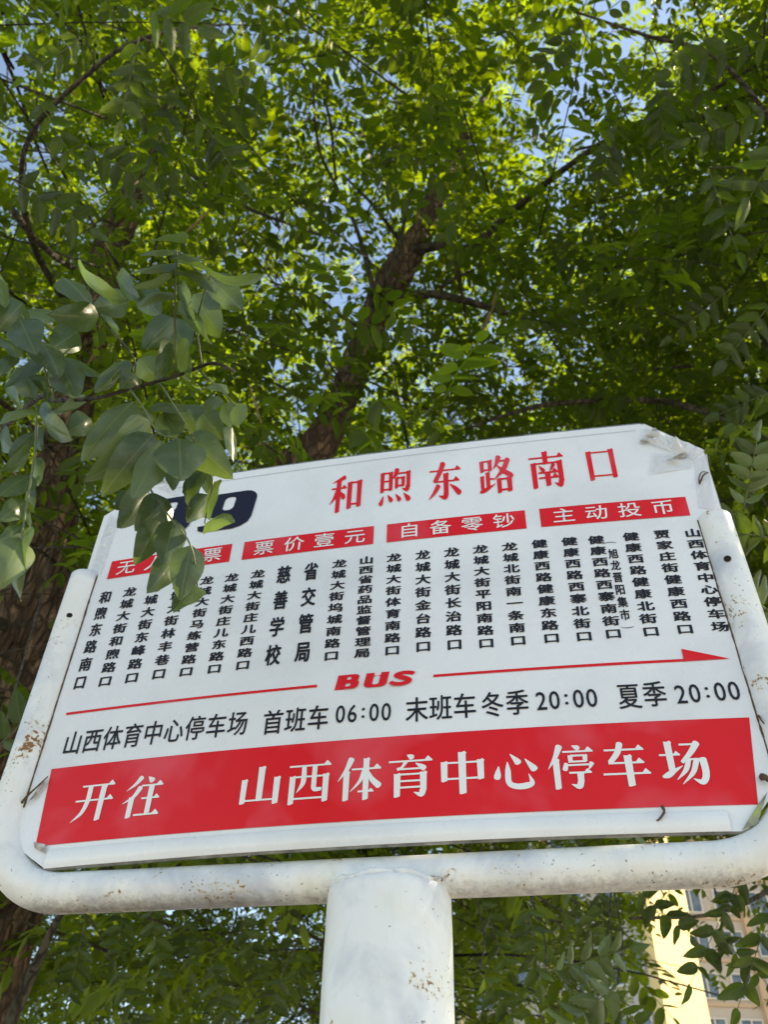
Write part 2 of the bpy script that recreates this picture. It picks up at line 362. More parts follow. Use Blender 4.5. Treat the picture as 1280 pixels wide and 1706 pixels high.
for sgn, zt in ((1, zt_l), (-1, zt_r)):     # rust, dirt and the gap's shadow coloured in where the sheet enters the tube
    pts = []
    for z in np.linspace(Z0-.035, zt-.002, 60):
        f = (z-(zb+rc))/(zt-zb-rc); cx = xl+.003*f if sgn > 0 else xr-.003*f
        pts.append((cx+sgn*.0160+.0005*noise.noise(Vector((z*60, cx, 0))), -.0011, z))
    V, Fc = tube_mesh('seam', pts, [.0005+.0011*abs(noise.noise(Vector(p)*90)) for p in pts], 6); link('rust_shadow_seam', pymesh('rust_shadow_seam', V, Fc, True), pipe, m_rusty)
# post: round tube whose hammered top closes on the pipe under a weld bead
rP = .0475; px0, py0 = .0116, .004; ztop = zb-.0135
V = []; Fc = []; S = 64
rings = [(0, rP, rP), (.05, rP, rP)]+[(ztop*.5*k/3+.3, rP, rP) for k in range(3)]+[(ztop-.35+.02*k, rP, rP) for k in range(17)]+[(ztop-.006, rP, rP), (ztop-.002, rP*.992, rP*.99), (ztop+.001, rP*.965, rP*.93), (ztop+.004, rP*.92, rP*.72), (ztop+.009, rP*.90, rP*.45), (ztop+.014, rP*.88, rP*.3)]
for (z, ra, rb) in rings:
    for k in range(S):
        a = 2*math.pi*k/S; q = Vector((px0+ra*math.cos(a), py0+rb*math.sin(a), z)); top = max(0, 1-(ztop-z)/.03) if z < ztop+.02 else 1
        q.z += top*.0025*noise.noise(Vector((math.cos(a)*3, math.sin(a)*3, 1))); r = 1+.006*noise.noise(q*25)+.004*noise.noise(q*70)
        V.append((px0+(q.x-px0)*r, py0+(q.y-py0)*r, q.z))
for i in range(len(rings)-1):
    for k in range(S): Fc.append((i*S+k, i*S+(k+1) % S, (i+1)*S+(k+1) % S, (i+1)*S+k))
Fc.append(tuple((len(rings)-1)*S+k for k in range(S)))
me = pymesh('post', V, Fc, True); set_attr(me, 'grime', [.0 for v in V]); set_attr(me, 'ruststain', [.5*max(0, 1-math.hypot(v[0]-(px0-.045), v[2]-ztop-.004)/.012) for v in V])
spart('post', me, m_post)
wp = [(px0+rP*.945*math.cos(a), py0+rP*.84*math.sin(a)-.001, ztop+.0025+.0018*math.sin(a*7)*math.sin(a*3+1)) for a in [math.pi+math.pi*k/48 for k in range(49)]]
V, Fc = tube_mesh('weld', wp, [.0024+.0014*random.random() for _ in wp], 8)
me = pymesh('weld_bead', V, Fc, True); set_attr(me, 'grime', [.62*max(0, noise.noise(v*110)*2+.1) for v in V]); set_attr(me, 'ruststain', [.5*max(0, noise.noise(v*60)*2) for v in V]); spart('weld_bead', me, m_pipe)
link('base_flange', boxes('base_flange', [(-.12, .12, -.12, .12, 0, .012)]), sign, m_post)

# board: outline in (u,v) as columns between a lower and an upper limit
VT = .3560; VB = -.0935; UL, UR = -.334, .334
def lim_top(u):
    return min(VT, VT-.80*max(0, -.2845-u), VT-.90*max(0, u-.280))
def lim_bot(u):
    b = VB
    if u < -.280: b = VB+.62*(-.280-u)
    if u > .280: b = VB+1.1*(u-.280)
    return b
us = np.concatenate([np.linspace(UL, -.26, 14), np.linspace(-.25, .25, 44), np.linspace(.26, UR, 14)])
def sheet(name, off, vlo, vhi, us=us, nv=28, thick=None, wrinkle=0, sag=True):
    V = []; Fc = []
    for u in us:
        a, b = vlo(u), vhi(u)
        for j in range(nv+1):
            v = a+(b-a)*j/nv; y = float(surf(u, v))-off
            if wrinkle:
                w1 = (max(0, (-u-.26)/.07)+max(0, (u-.285)/.035))*min(1, max(0, (v-.235)/.03))
                y -= wrinkle*w1*(.5+noise.noise(Vector((u*60, v*7, 3))))+.0002*noise.noise(Vector((u*9, v*9, 0)))
            V.append((u, y, Z0+v))
    n = nv+1; m = len(us)
    for i in range(m-1):
        for j in range(nv): Fc.append((i*n+j, (i+1)*n+j, (i+1)*n+j+1, i*n+j+1))
    if thick:
        k = len(V); V += [(x, y+thick, z) for (x, y, z) in V]
        Fc += [tuple(q+k for q in f[::-1]) for f in Fc]
        per = [i*n for i in range(m)]+[(m-1)*n+j for j in range(1, n)]+[i*n+nv for i in range(m-2, -1, -1)]+[j for j in range(nv-1, 0, -1)]
        for a, b in zip(per, per[1:]+per[:1]): Fc.append((b, a, a+k, b+k))
    return pymesh(name, V, Fc, True)
me = sheet('board', 0, lim_bot, lim_top, thick=.0026)
bd = me; board = spart('board', me, m_edge)
film = spart('face_film', sheet('face_film', .0004, lambda u: max(lim_bot(u), VB+.0012), lambda u: lim_top(u)-.0022, us=np.clip(us, UL+.001, UR-.001), wrinkle=.0011), m_board, board)
def bsub(name, me, m): return spart(name, me, m, board)
# overlay strip of film with a visible cut line below the top edge, and the folded lip along the bottom
def strip(name, u0, v0, u1, v1, wd, off, m, n=40):
    V = []; Fc = []
    for i in range(n+1):
        u = u0+(u1-u0)*i/n; v = v0+(v1-v0)*i/n
        for s in (-.5, .5): V.append((u, float(surf(u, v))-off, Z0+v+s*wd))
    for i in range(n): Fc.append((2*i, 2*i+2, 2*i+3, 2*i+1))
    return bsub(name, pymesh(name, V, Fc, False), m)
m_seam = plain('seam_dirt', (.33, .33, .33), .6)
strip('film_seam', -.262, .3425, .272, .3440, .00045, .0011, m_seam)
V = []; Fc = []; nn = 60
for i in range(nn+1):
    u = -.283+.553*i/nn
    for (dv, dy) in ((0, .0004), (.004, -.0012), (.009, -.0016), (.0135, -.0009), (.016, .0006)):
        wv = .0007*noise.noise(Vector((u*14, dv*60, 5)))
        V.append((u, float(surf(u, VB))-.0012+dy*1.0+wv-.0003, Z0+VB+.0012+dv))
for i in range(nn):
    for j in range(4): Fc.append((i*5+j, (i+1)*5+j, (i+1)*5+j+1, i*5+j+1))
bsub('bottom_lip', pymesh('bottom_lip', V, Fc, True), m_board)
def quad_uv(name, pts, off, m, nsub=30, mb=None):         # quad in (u,v): bl, br, tr, tl
    bl, br, tr, tl = [np.asarray(p, float) for p in pts]; V = []; Fc = []; nv = 6
    for i in range(nsub+1):
        s = i/nsub; a = bl+(br-bl)*s; b = tl+(tr-tl)*s
        for j in range(nv+1):
            q = a+(b-a)*j/nv; V.append(on_board([q], off)[0])
    for i in range(nsub):
        for j in range(nv): Fc.append((i*(nv+1)+j, (i+1)*(nv+1)+j, (i+1)*(nv+1)+j+1, i*(nv+1)+j+1))
    return bsub(name, pymesh(name, V, Fc, True), m)
L1, L2 = .0009, .0013
bandL, bandR = -.3045, .3065
quad_uv('red_band', [(uv_of(58, 1409)[0]+.001, -.0720), uv_of(1264, 1341), uv_of(1249, 1196), uv_of(86, 1282)], L1, m_red, 60)
pans = [((186, 938), (178, 967), (382, 936), (387.5, 906.5)), ((408, 903), (402.7, 933.7), (623, 905), (623, 877)), ((645, 873.5), (645, 903.5), (878, 881.5), (875, 850.5)), ((899, 849), (902.5, 879), (1150.5, 859), (1142.5, 827))]
for tl, bl, br, tr in pans:
    a, b, c, d = [uv_of(*p) for p in (bl, br, tr, tl)]
    quad_uv('fare_panel', [(a[0]*.5+d[0]*.5, .2188), (b[0]*.5+c[0]*.5, .2188), (b[0]*.5+c[0]*.5, .2434), (a[0]*.5+d[0]*.5, .2434)], L1, m_red, 12)

# --- printed characters from the built-in font, laid on the board
_cache = {}
def glyphs(chars):
    for ch in chars:
        if ch in _cache: continue
        c = bpy.data.curves.new('g', 'FONT'); c.body = ch; c.size = 1; c.resolution_u = 3
        o = bpy.data.objects.new('g', c); col.objects.link(o); _cache[ch] = (o, c)
    bpy.context.view_layer.update(); dg = bpy.context.evaluated_depsgraph_get()
    for ch in set(chars):
        o, c = _cache[ch]
        if not isinstance(o, bpy.types.Object): continue
        m = o.evaluated_get(dg).to_mesh(); m.calc_loop_triangles()
        V = np.zeros(len(m.vertices)*3, np.float32); m.vertices.foreach_get('co', V); V = V.reshape(-1, 3)[:, :2].copy()
        T = np.zeros(len(m.loop_triangles)*3, np.int32); m.loop_triangles.foreach_get('vertices', T); T = T.reshape(-1, 3)
        o.evaluated_get(dg).to_mesh_clear(); _cache[ch] = (V, T)
        bpy.data.objects.remove(o); bpy.data.curves.remove(c)
STOPS = [('和煦东路南口', (175.8, 996), (133.6, 1138), 0), ('龙城大街和煦路口', (216.5, 987), (175.4, 1135.7), 0),
 ('龙城大街东峰路口', None, ((251.7, 1000), (219.7, 1130), 1), 0), ('龙城大街林丰巷口', None, ((285.5, 1034.8), (265, 1123.6), 3), 0),
 ('龙城大街马练营路口', (345, 968), (310.4, 1119.8), 0), ('龙城大街庄儿东路口', (386.4, 963), (357.4, 1115), 0), ('龙城大街庄儿西路口', (430, 957), (404.8, 1109), 0),
 ('慈善学校', (473.4, 958.5), (455.4, 1092.5), 1), ('省交管局', (518.7, 953), (505, 1087), 1),
 ('龙城大街坞城南路口', (566, 940), (552.5, 1093.5), 0), ('山西省药品监督管理局', (611, 934.3), (604, 1089), 0), ('龙城大街体育南路口', (657, 930), (654, 1084.5), 0),
 ('龙城大街金台路口', (705, 925.5), (705.8, 1078), 0), ('龙城大街长治路口', (753, 921), (757.8, 1074.7), 0), ('龙城大街平阳南路口', (801, 916), (810.8, 1072.5), 0),
 ('龙城北街南一条南口', (849.7, 911.7), (864, 1068), 0), ('健康西路健康东路口', (899.5, 907), (919.7, 1064), 0), ('健康西路西寨北街口', (949.5, 903), (974, 1061), 0),
 ('健康西路西寨南街口', (994, 900.5), (1022.6, 1056.6), 0), ('旭龙晋阳集市', (1022.5, 923.5), (1042, 1025.5), 2), ('健康西路健康北街口', (1052, 895), (1085.4, 1053), 0),
 ('贾家庄街健康西路口', (1103.6, 891), (1142.3, 1049), 0), ('山西体育中心停车场', (1154.8, 889), (1200.5, 1045), 0)]
glyphs('无人售票票价壹元自备零钞主动投币首班车末冬季夏山西体育中心停场0123456789:()BUS'+''.join(s[0] for s in STOPS))
def text_mesh(name, items, off, m, bold=(.0, .0), step=2.5e-5):
    # items: (char, u_centre, v_centre, width, height); the em box is centred on the point
    VV = []; TT = []; n = 0
    sh = [(0, 0)] if bold == (0, 0) else [(0, 0), (bold[0], 0), (-bold[0], 0), (0, bold[1]), (0, -bold[1]), (bold[0]*.7, bold[1]*.7), (-bold[0]*.7, -bold[1]*.7)]
    for (ch, uc, vc, wd, ht) in items:
        V, T = _cache[ch]
        if len(V) == 0: continue
        cx = .5 if ord(ch) > 255 else (V[:, 0].min()+V[:, 0].max())/2; cy = .36 if ord(ch) > 255 else (V[:, 1].min()+V[:, 1].max())/2
        for q, (a, b) in enumerate(sh):
            UV = np.stack([uc+(V[:, 0]-cx+a)*wd, vc+(V[:, 1]-cy+b)*ht], 1)
            VV.append(on_board(UV, off+q*step)); TT.append(T+n); n += len(V)
    return bsub(name, npmesh(name, np.concatenate(VV), np.concatenate(TT)), m)
for s, a, b, kind in STOPS:
    n = len(s)
    if a is None:
        p0, p1, k = b; A, Bv = uv_of(*p0), uv_of(*p1); st = (Bv-A)/(n-1-k); A = A-st*k
    else: A, Bv = uv_of(*a), uv_of(*b); st = (Bv-A)/(n-1)
    pitch = abs(st[1]); um = (A[0]+Bv[0])/2
    wd, ht = ((.0152, min(.0150, pitch*.80)) if kind == 0 else (.0150, .0240) if kind == 1 else (.0092, .0125))
    if n == 10: ht = pitch*.86
    if s.startswith('和煦东'): ht = .0165; wd = .0138
    items = [(c, A[0]+st[0]*i, A[1]+st[1]*i, wd, ht) for i, c in enumerate(s)]
    if kind == 0 or kind == 1: bo = (.040, .024)
    else: bo = (.03, .02)
    text_mesh('station_name', items, L1, m_black, bo)
def flat_poly(name, polys, off, m, step=6e-5):
    V = []; Fc = []
    for i, pl in enumerate(polys):
        k = len(V); V += list(on_board(pl, off+i*step)); Fc.append(tuple(range(k, k+len(pl))))
    return bsub(name, pymesh(name, V, Fc), m)
def arc(uc, vc, r, w_, h_, a0, a1, n=10):
    o = [(uc+r*w_*math.cos(a), vc+h_*math.sin(a)) for a in [a0+(a1-a0)*k/n for k in range(n+1)]]
    i_ = [(uc+r*w_*math.cos(a), vc+h_*math.sin(a)*.78) for a in [a1+(a0-a1)*k/n for k in range(n+1)]]
    return o+i_
p = uv_of(1017.4, 904.8); q = uv_of(1046, 1046)
flat_poly('station_name', [arc(p[0], p[1]-.002, 1, .0065, .0028, .15, math.pi-.15)], L1, m_black)
flat_poly('station_name', [arc(q[0], q[1]+.002, 1, .0065, -.0028, .15, math.pi-.15)], L1, m_black)
for s, a, b in (('无人售票', (211, 946), (354, 924.7)), ('票价壹元', (440, 917), (591.6, 896.8)), ('自备零钞', (682.5, 886), (840, 867.5)), ('主动投币', (940, 861.5), (1105, 847))):
    A, Bv = uv_of(*a), uv_of(*b); text_mesh('panel_lettering', [(c, A[0]+(Bv[0]-A[0])*i/3, .2311, .0232, .0200) for i, c in enumerate(s)], L2, m_wlet, (.006, .006))
def row(s, a, b, wd, ht, bold=(.012, .008)):
    A, Bv = uv_of(*a), uv_of(*b); n = len(s)-1
    text_mesh('timetable_lettering', [(c, A[0]+(Bv[0]-A[0])*i/n, A[1]+(Bv[1]-A[1])*i/n, wd, ht) for i, c in enumerate(s)], L1, m_black, bold)
row('山西体育中心停车场', (121.4, 1239), (396.5, 1206.5), .0196, .0255); row('首班车', (455, 1204.5), (530.5, 1196.5), .0198, .0255)
row('末班车', (695, 1183.5), (775, 1177), .0205, .0255); row('冬季', (821, 1175), (862.5, 1171.5), .0198, .0255); row('夏季', (1049, 1161), (1091.5, 1157.5), .0195, .0255)
def times(s, a, b, wd, ht):
    A, Bv = uv_of(*a), uv_of(*b); ts = [0, .262, .5, .738, 1]
    text_mesh('timetable_lettering', [(c, A[0]+(Bv[0]-A[0])*t, A[1]+(Bv[1]-A[1])*t, wd*(1 if c != ':' else 1.1), ht*(.86 if c == ':' else 1)) for c, t in zip(s, ts)], L1, m_black, (.008, .006))
times('06:00', (567.6, 1190.5), (644, 1186.5), .0185, .0245); times('20:00', (902.5, 1168.5), (986.5, 1163.5), .0195, .0245); times('20:00', (1135, 1157.5), (1223.5, 1151.5), .0195, .0245)
# wide heavy slab BUS
# arrow
for (a, b) in (((111, 1188.5), (528.8, 1142.5)), ((722.5, 1125.5), (1140, 1099.5))):
    A, Bv = uv_of(*a), uv_of(*b); strip('arrow_line', A[0], .0562, Bv[0], .0562, .0026, L1, m_red)
a, b, c, d = uv_of(1136, 1082), uv_of(1216, 1096.5), uv_of(1140, 1101.5), uv_of(1139, 1098)
flat_poly('arrow_head', [[(c[0], .0549), (b[0], .0556), (a[0], a[1])]], L1+.0003, m_red)
# --- route number 89 : heavy rounded digits, traced as stroke ribbons
def ribbon(pts, k=6, loop=False):                        # pts (x,y,w) -> list of quads/tris in xy
    C = catmull(pts, k) if len(pts) > 2 else [np.asarray(pts[0], float), np.asarray(pts[0], float)*.5+np.asarray(pts[1], float)*.5, np.asarray(pts[1], float)]
    Lp = []; Rp = []
    for i, c in enumerate(C):
        t = C[min(i+1, len(C)-1)][:2]-C[max(i-1, 0)][:2]; t = t/(np.linalg.norm(t)+1e-9); nn = np.array([-t[1], t[0]]); h = max(.001, c[2]/2)
        Lp.append(c[:2]+nn*h); Rp.append(c[:2]-nn*h)
    polys = [[Rp[i], Rp[i+1], Lp[i+1], Lp[i]] for i in range(len(C)-1)]
    for (c, e, sgn) in ((C[0], C[1], -1), (C[-1], C[-2], -1)):   # rounded fat ends
        if c[2] > .05:
            t = (c-e)[:2]; t = t/(np.linalg.norm(t)+1e-9); nn = np.array([-t[1], t[0]]); h = c[2]/2; ex = .5 if c[2] > .09 else .35
            polys.append([c[:2]-nn*h, c[:2]-nn*h*.6+t*h*ex*.8, c[:2]+t*h*ex, c[:2]+nn*h*.6+t*h*ex*.8, c[:2]+nn*h])
    return polys
def rrect(x0, x1, y0, y1, r, n=4):
    o = []
    for (cx, cy, a0) in ((x1-r, y1-r, 0), (x0+r, y1-r, 90), (x0+r, y0+r, 180), (x1-r, y0+r, 270)):
        for k in range(n+1):
            a = math.radians(a0+90*k/n); o.append(np.array([cx+r*math.cos(a), cy+r*math.sin(a)]))
    return o
def ringpoly(o, i): return [[o[k], o[(k+1) % len(o)], i[(k+1) % len(o)], i[k]] for k in range(len(o))]
eight = ringpoly(rrect(.02, .98, .44, 1, .2), rrect(.40, .60, .62, .86, .07))+ringpoly(rrect(0, 1, 0, .58, .2), rrect(.40, .60, .14, .40, .07))
nine = ringpoly(rrect(0, 1, .36, 1, .24), rrect(.39, .60, .52, .87, .08))+[[np.array(p) for p in q] for q in ([(.62, .7), (1, .7), (1, .28), (.96, .14), (.85, .05), (.7, 0), (.62, .1)], [(.7, 0), (.7, .2), (.4, .2), (.02, .17), (.05, .06), (.16, 0)])]
def rect(x0, x1, y0, y1): return [np.array(p) for p in ((x0, y0), (x1, y0), (x1, y1), (x0, y1))]
BUSG = [[rect(-.04, .40, 0, 1)]+ringpoly(rrect(.2, .94, .46, 1, .2), rrect(.40, .60, .64, .84, .07))+ringpoly(rrect(.2, 1, 0, .58, .22), rrect(.40, .64, .16, .40, .08)),
        [rect(0, .36, .3, 1), rect(.66, 1.02, .3, 1)]+ringpoly(rrect(0, 1.02, 0, .8, .26), rrect(.36, .66, .18, .78, .12)),
        ribbon([(.96, .78, .22), (.78, .86, .25), (.45, .88, .24), (.22, .74, .28), (.42, .58, .28), (.66, .46, .28), (.82, .28, .28), (.58, .12, .24), (.25, .13, .25), (.04, .24, .22)])]
for polys, px_ in zip(BUSG, ((581, 1136), (627, 1132.5), (671, 1130))):
    c = uv_of(*px_); flat_poly('route_word_letter', [[(c[0]+(p[0]-.5)*.0205+(p[1]-.5)*.003, c[1]-.0005+(p[1]-.5)*.0150) for p in pl] for pl in polys], L1, m_red, 2e-5)
for polys, (ca, cb) in ((eight, ((281, 860), (84, 64))), (nine, ((379, 852), (88, 68)))):
    c = uv_of(*ca); l = uv_of(ca[0]-cb[0]/2, ca[1]+cb[0]/2*.123); r = uv_of(ca[0]+cb[0]/2, ca[1]-cb[0]/2*.123); wd = r[0]-l[0]; ht = .0560
    flat_poly('route_digit', [[(c[0]+(p[0]-.5)*wd+(p[1]-.5)*.006, c[1]+(p[1]-.5)*ht) for p in pl] for pl in polys], L1, m_navy, 2e-5)
# --- song-style characters as written strokes: h x0 x1 y (thin, with serif), t x0 x1 y (thin), v x ytop ybot w, s x,y,w ... (brush)
HK = 's %s,%s,.13 %s,%s,.09 %s,%s,.01'
SONG = {
'和': 's .42,.97,.13|.25,.91,.08|.04,.84,.01;h .03 .49 .67;v .25 .90 .00 .14;s .22,.62,.12|.14,.42,.09|.0,.24,.01;s .29,.57,.03|.39,.45,.13|.42,.38,.12;v .60 .82 .07 .14;v .90 .84 .10 .14;t .6 .9 .79;t .6 .9 .19',
'煦': 'v .10 .95 .38 .12;v .36 .95 .42 .12;t .1 .36 .92;t .1 .36 .69;t .1 .36 .46;s .55,1,.14|.50,.85,.11|.40,.73,.01;t .52 .9 .88;v .90 .93 .45 .12;s .88,.5,.13|.85,.40,.11|.70,.45,.01;v .54 .78 .46 .10;v .74 .78 .50 .10;t .54 .74 .75;t .54 .74 .53;s .15,.28,.02|.09,.12,.11|.06,.06,.12;s .28,.30,.02|.36,.18,.11|.39,.13,.12;s .52,.30,.02|.61,.18,.11|.64,.13,.12;s .76,.31,.02|.88,.17,.13|.91,.12,.14',
'东': 'h .04 .97 .80;s .45,1,.16|.36,.78,.14|.20,.50,.13;h .18 .92 .49;v .53 .72 .14 .15;s .53,.16,.15|.48,.05,.13|.30,.11,.01;s .30,.38,.14|.18,.2,.10|.01,.02,.01;s .64,.40,.02|.80,.26,.12|.92,.13,.15',
'路': 'v .09 .92 .60 .12;v .33 .94 .62 .12;t .09 .33 .90;t .09 .33 .66;v .25 .60 .16 .12;v .08 .50 .14 .11;t .25 .42 .40;s .0,.06,.06|.12,.10,.11|.28,.17,.07|.46,.26,.01;s .60,1,.15|.53,.82,.10|.42,.66,.01;t .58 .88 .88;s .87,.91,.14|.72,.64,.13|.42,.36,.01;s .54,.76,.02|.70,.60,.12|.93,.46,.12|1.0,.44,.02;v .57 .40 .00 .13;v .87 .42 .02 .14;t .57 .87 .37;t .57 .87 .08',
'南': 'h .0 1 .83;v .48 1 .64 .15;v .12 .70 .0 .15;v .88 .72 .12 .15;t .12 .88 .67;s .86,.16,.15|.82,.05,.12|.66,.12,.01;s .28,.60,.03|.37,.49,.11|.39,.45,.11;s .70,.62,.11|.64,.53,.08|.57,.43,.01;h .24 .80 .41;h .24 .80 .27;v .50 .41 .05 .15',
'口': 'v .13 .95 .02 .16;v .85 .98 .06 .16;t .13 .85 .90;t .13 .85 .15',
'开': 'h .1 .97 .89;h .0 1 .52;s .33,.86,.13|.33,.52,.13|.24,.22,.10|.0,.0,.01;v .70 .88 .0 .15',
'往': 's .38,1,.13|.24,.83,.08|.04,.68,.01;s .40,.74,.13|.26,.52,.09|.0,.36,.01;v .22 .52 .0 .14;s .56,1,.02|.66,.91,.14|.68,.88,.13;h .42 .98 .78;h .48 .94 .46;h .36 1 .06;v .70 .78 .08 .14',
'山': 'v .10 .68 .04 .14;v .50 1 .10 .16;v .90 .70 .0 .15;t .1 .9 .12',
'西': 'h .0 1 .92;v .10 .68 .0 .14;v .90 .70 .03 .14;t .1 .9 .65;t .1 .9 .13;s .36,.9,.11|.36,.52,.12|.22,.27,.01;s .62,.9,.12|.62,.50,.12|.64,.34,.11|.80,.33,.08',
'体': 's .30,1,.15|.19,.74,.10|.0,.47,.01;v .20 .70 .0 .14;h .32 1 .74;v .66 1 .0 .14;s .62,.72,.11|.52,.45,.08|.30,.20,.01;s .69,.72,.02|.80,.48,.12|.97,.31,.15;h .48 .84 .20',
'育': 's .42,1,.02|.51,.95,.13|.54,.92,.12;h .0 1 .85;s .40,.84,.09|.30,.70,.06|.20,.66,.08;t .2 .75 .66;s .62,.79,.02|.76,.70,.12|.82,.65,.14;v .20 .56 .0 .15;v .80 .58 .12 .15;t .2 .8 .53;t .2 .8 .37;t .2 .8 .22;s .79,.14,.15|.74,.04,.12|.58,.10,.01',
'中': 'v .09 .78 .30 .15;v .91 .80 .32 .15;t .09 .91 .74;t .09 .91 .36;v .50 1 .0 .17',
'心': 's .13,.62,.02|.10,.42,.14|.08,.32,.14;s .33,.72,.02|.33,.5,.12|.34,.2,.13|.5,.10,.14|.72,.11,.15|.84,.18,.11|.78,.40,.01;s .40,.92,.02|.54,.74,.14|.57,.68,.15;s .72,.78,.02|.88,.56,.15|.92,.50,.16',
'停': 's .28,1,.15|.17,.74,.10|.0,.47,.01;v .18 .70 .0 .14;s .56,1,.02|.66,.95,.12|.69,.92,.11;h .34 1 .86;v .50 .78 .60 .10;v .82 .78 .60 .10;t .5 .82 .76;t .5 .82 .62;s .40,.58,.09|.37,.47,.11|.36,.43,.10;t .38 .95 .54;s .95,.57,.11|.90,.47,.05|.86,.42,.01;h .44 .92 .36;v .68 .36 .12 .14;s .67,.14,.14|.62,.04,.12|.46,.10,.01',
'车': 'h .08 .93 .85;s .44,1,.14|.36,.78,.13|.18,.56,.11;h .14 .90 .54;h .0 1 .29;v .57 .72 .0 .16',
'场': 'v .22 1 .30 .15;h .0 .44 .68;s .0,.18,.06|.12,.22,.13|.28,.32,.08|.46,.42,.01;t .46 .80 .91;s .84,.94,.15|.68,.72,.12|.46,.50,.08;t .5 .95 .56;s .90,.56,.16|.91,.3,.15|.87,.12,.14|.78,.04,.12|.62,.12,.01;s .60,.55,.11|.50,.32,.10|.28,.10,.01;s .77,.55,.12|.64,.26,.10|.38,.0,.01'}
TH = .044
def song(ch):
    out = []
    for st in SONG[ch].split(';'):
        k, rest = st.split(' ', 1)
        if k in 'ht':
            x0, x1, y = map(float, rest.split()); out.append([[(x0, y-TH/2), (x1, y-TH/2), (x1, y+TH/2), (x0, y+TH/2)]])
            if k == 'h':
                s = min(.20, (x1-x0)*.36); out.append([[(x1-s, y-TH/2), (x1, y-TH/2), (x1+.01, y), (x1-s*.42, y+s*.52), (x1-s*.52, y+s*.5)]])
        elif k == 'v':
            x, a, b, w_ = map(float, rest.split()); h = w_/2
            out.append([[(x-h*.95, b), (x-h*.3, b-.008), (x+h*.9, b+.02), (x+h*1.0, a-.06), (x+h*1.22, a-.03), (x+h*.7, a+.015), (x-h*.1, a-.012), (x-h*1.05, a-.005)]])
        else:
            pts = [tuple(map(float, q.split(','))) for q in rest.split('|')]; out.append(ribbon(pts))
    return out
def song_text(name, ch, c, wd, ht, off, m):
    V = []; Fc = []
    for i, polys in enumerate(song(ch)):
        for pl in polys:
            k = len(V); V += list(on_board([(c[0]+(p[0]-.5)*wd, c[1]+(p[1]-.5)*ht) for p in pl], off+i*3e-5)); Fc.append(tuple(range(k, k+len(pl))))
    return bsub(name, pymesh(name, V, Fc), m)
for ch, px in zip('和煦东路南口', ((577.5, 823), (659, 812.5), (742, 802), (827.5, 792), (912, 782.5), (1003.5, 774.5))):
    c = uv_of(*px); song_text('title_character', ch, c, .0358 if ch != '口' else .0320, .0540 if ch != '口' else .046, L1, m_red)
for ch, px in zip('开往山西体育中心停车场', ((157, 1335), (238, 1328.5), (434.5, 1309.5), (515.4, 1305), (599, 1299), (684.4, 1293), (771.4, 1288), (859.8, 1284.5), (952.6, 1279), (1043, 1275), (1140.7, 1271))):
    c = uv_of(*px); song_text('destination_character', ch, c, .0360, .0365 if ch not in '心山' else .034, L2, m_wlet)
# --- creased film, tape and glue at the corners, rusty wire ends
def patch(name, pts, m, off, crumple, n=12, seed=0):      # quad in px on the board, crumpled
    a, b, c, d = [uv_of(*p) for p in pts]; V = []; Fc = []
    for i in range(n+1):
        for j in range(n+1):
            s, t = i/n, j/n; q = (a*(1-s)+b*s)*(1-t)+(d*(1-s)+c*s)*t; e = math.sin(math.pi*s)*math.sin(math.pi*t)
            r = abs(noise.noise(Vector((q[0]*70+seed, q[1]*70, seed))))*crumple*2.2+abs(noise.noise(Vector((q[0]*30, q[1]*95+seed, seed+4))))*crumple
            V.append(on_board([q], off+r*(.25+e))[0])
    for i in range(n):
        for j in range(n): Fc.append((i*(n+1)+j, (i+1)*(n+1)+j, (i+1)*(n+1)+j+1, i*(n+1)+j+1))
    return bsub(name, pymesh(name, V, Fc, False), m)
patch('glue_stain', ((1066, 739), (1075, 742), (1100, 724), (1092, 716)), m_glue, .0034, .0006, 8, 1)
patch('creased_film', ((1070, 737), (1155, 768), (1176, 753), (1073, 709)), m_clear, .0018, .0058, 26, 2)
patch('creased_film', ((1082, 792), (1152, 782), (1160, 756), (1088, 756)), m_clear, .0014, .0022, 22, 5)
patch('glue_stain', ((1112, 771), (1118, 774), (1146, 764), (1143, 756)), m_glue, .0040, .001, 8, 3)
patch('creased_film', ((1166, 846), (1192, 852), (1179, 758), (1156, 768)), m_clear, .0014, .0020, 20, 8)
patch('creased_film', ((150, 955), (168, 958), (200, 866), (184, 858)), m_clear, .0014, .0016, 20, 9)
patch('creased_film', ((262, 812), (298, 830), (300, 806), (275, 800)), m_clear, .0026, .0026, 14, 12)
patch('glue_stain', ((281, 807), (286, 812), (294, 806), (288, 797)), m_glue, .0032, .001, 6, 13)
patch('glue_stain', ((60, 1415), (77, 1424), (78, 1409), (58, 1405)), m_glue, .0032, .0012, 8, 21)
patch('glue_stain', ((50, 1338), (62, 1330), (84, 1300), (72, 1306)), m_glue, .0030, .0016, 8, 22)
def flap_mat():
    m, nt, b = mat('mossy_film_back'); v = obj_coord(nt)
    nt.links.new(ramp(nt, noise_n(nt, v, 70, 5), [(.3, (.13, .13, .11)), (.5, (.26, .28, .20)), (.7, (.34, .42, .12))]).outputs[0], b.inputs['Base Color']); b.inputs['Roughness'].default_value = .5; return m
m_flap = flap_mat()
patch('folded_corner', ((1236, 1387), (1262, 1376), (1279, 1322), (1264, 1342)), m_flap, .0034, .0014, 12, 31)
def wire(pts, r=.0009, lift=.003):
    Q = catmull([np.append(uv_of(*p[:2]), p[2]) for p in pts], 5); L = [Vector(on_board([q[:2]], lift+q[2])[0]) for q in Q]
    V, Fc = tube_mesh('wire', L, [r*(1-.6*i/len(L)) for i in range(len(L))], 6); return bsub('rusty_wire_end', pymesh('rusty_wire_end', V, Fc, True), m_rusty)
wire([(1104, 1346, 0), (1107, 1358, .003), (1100, 1368, .002), (1095, 1370, 0)], .0013)
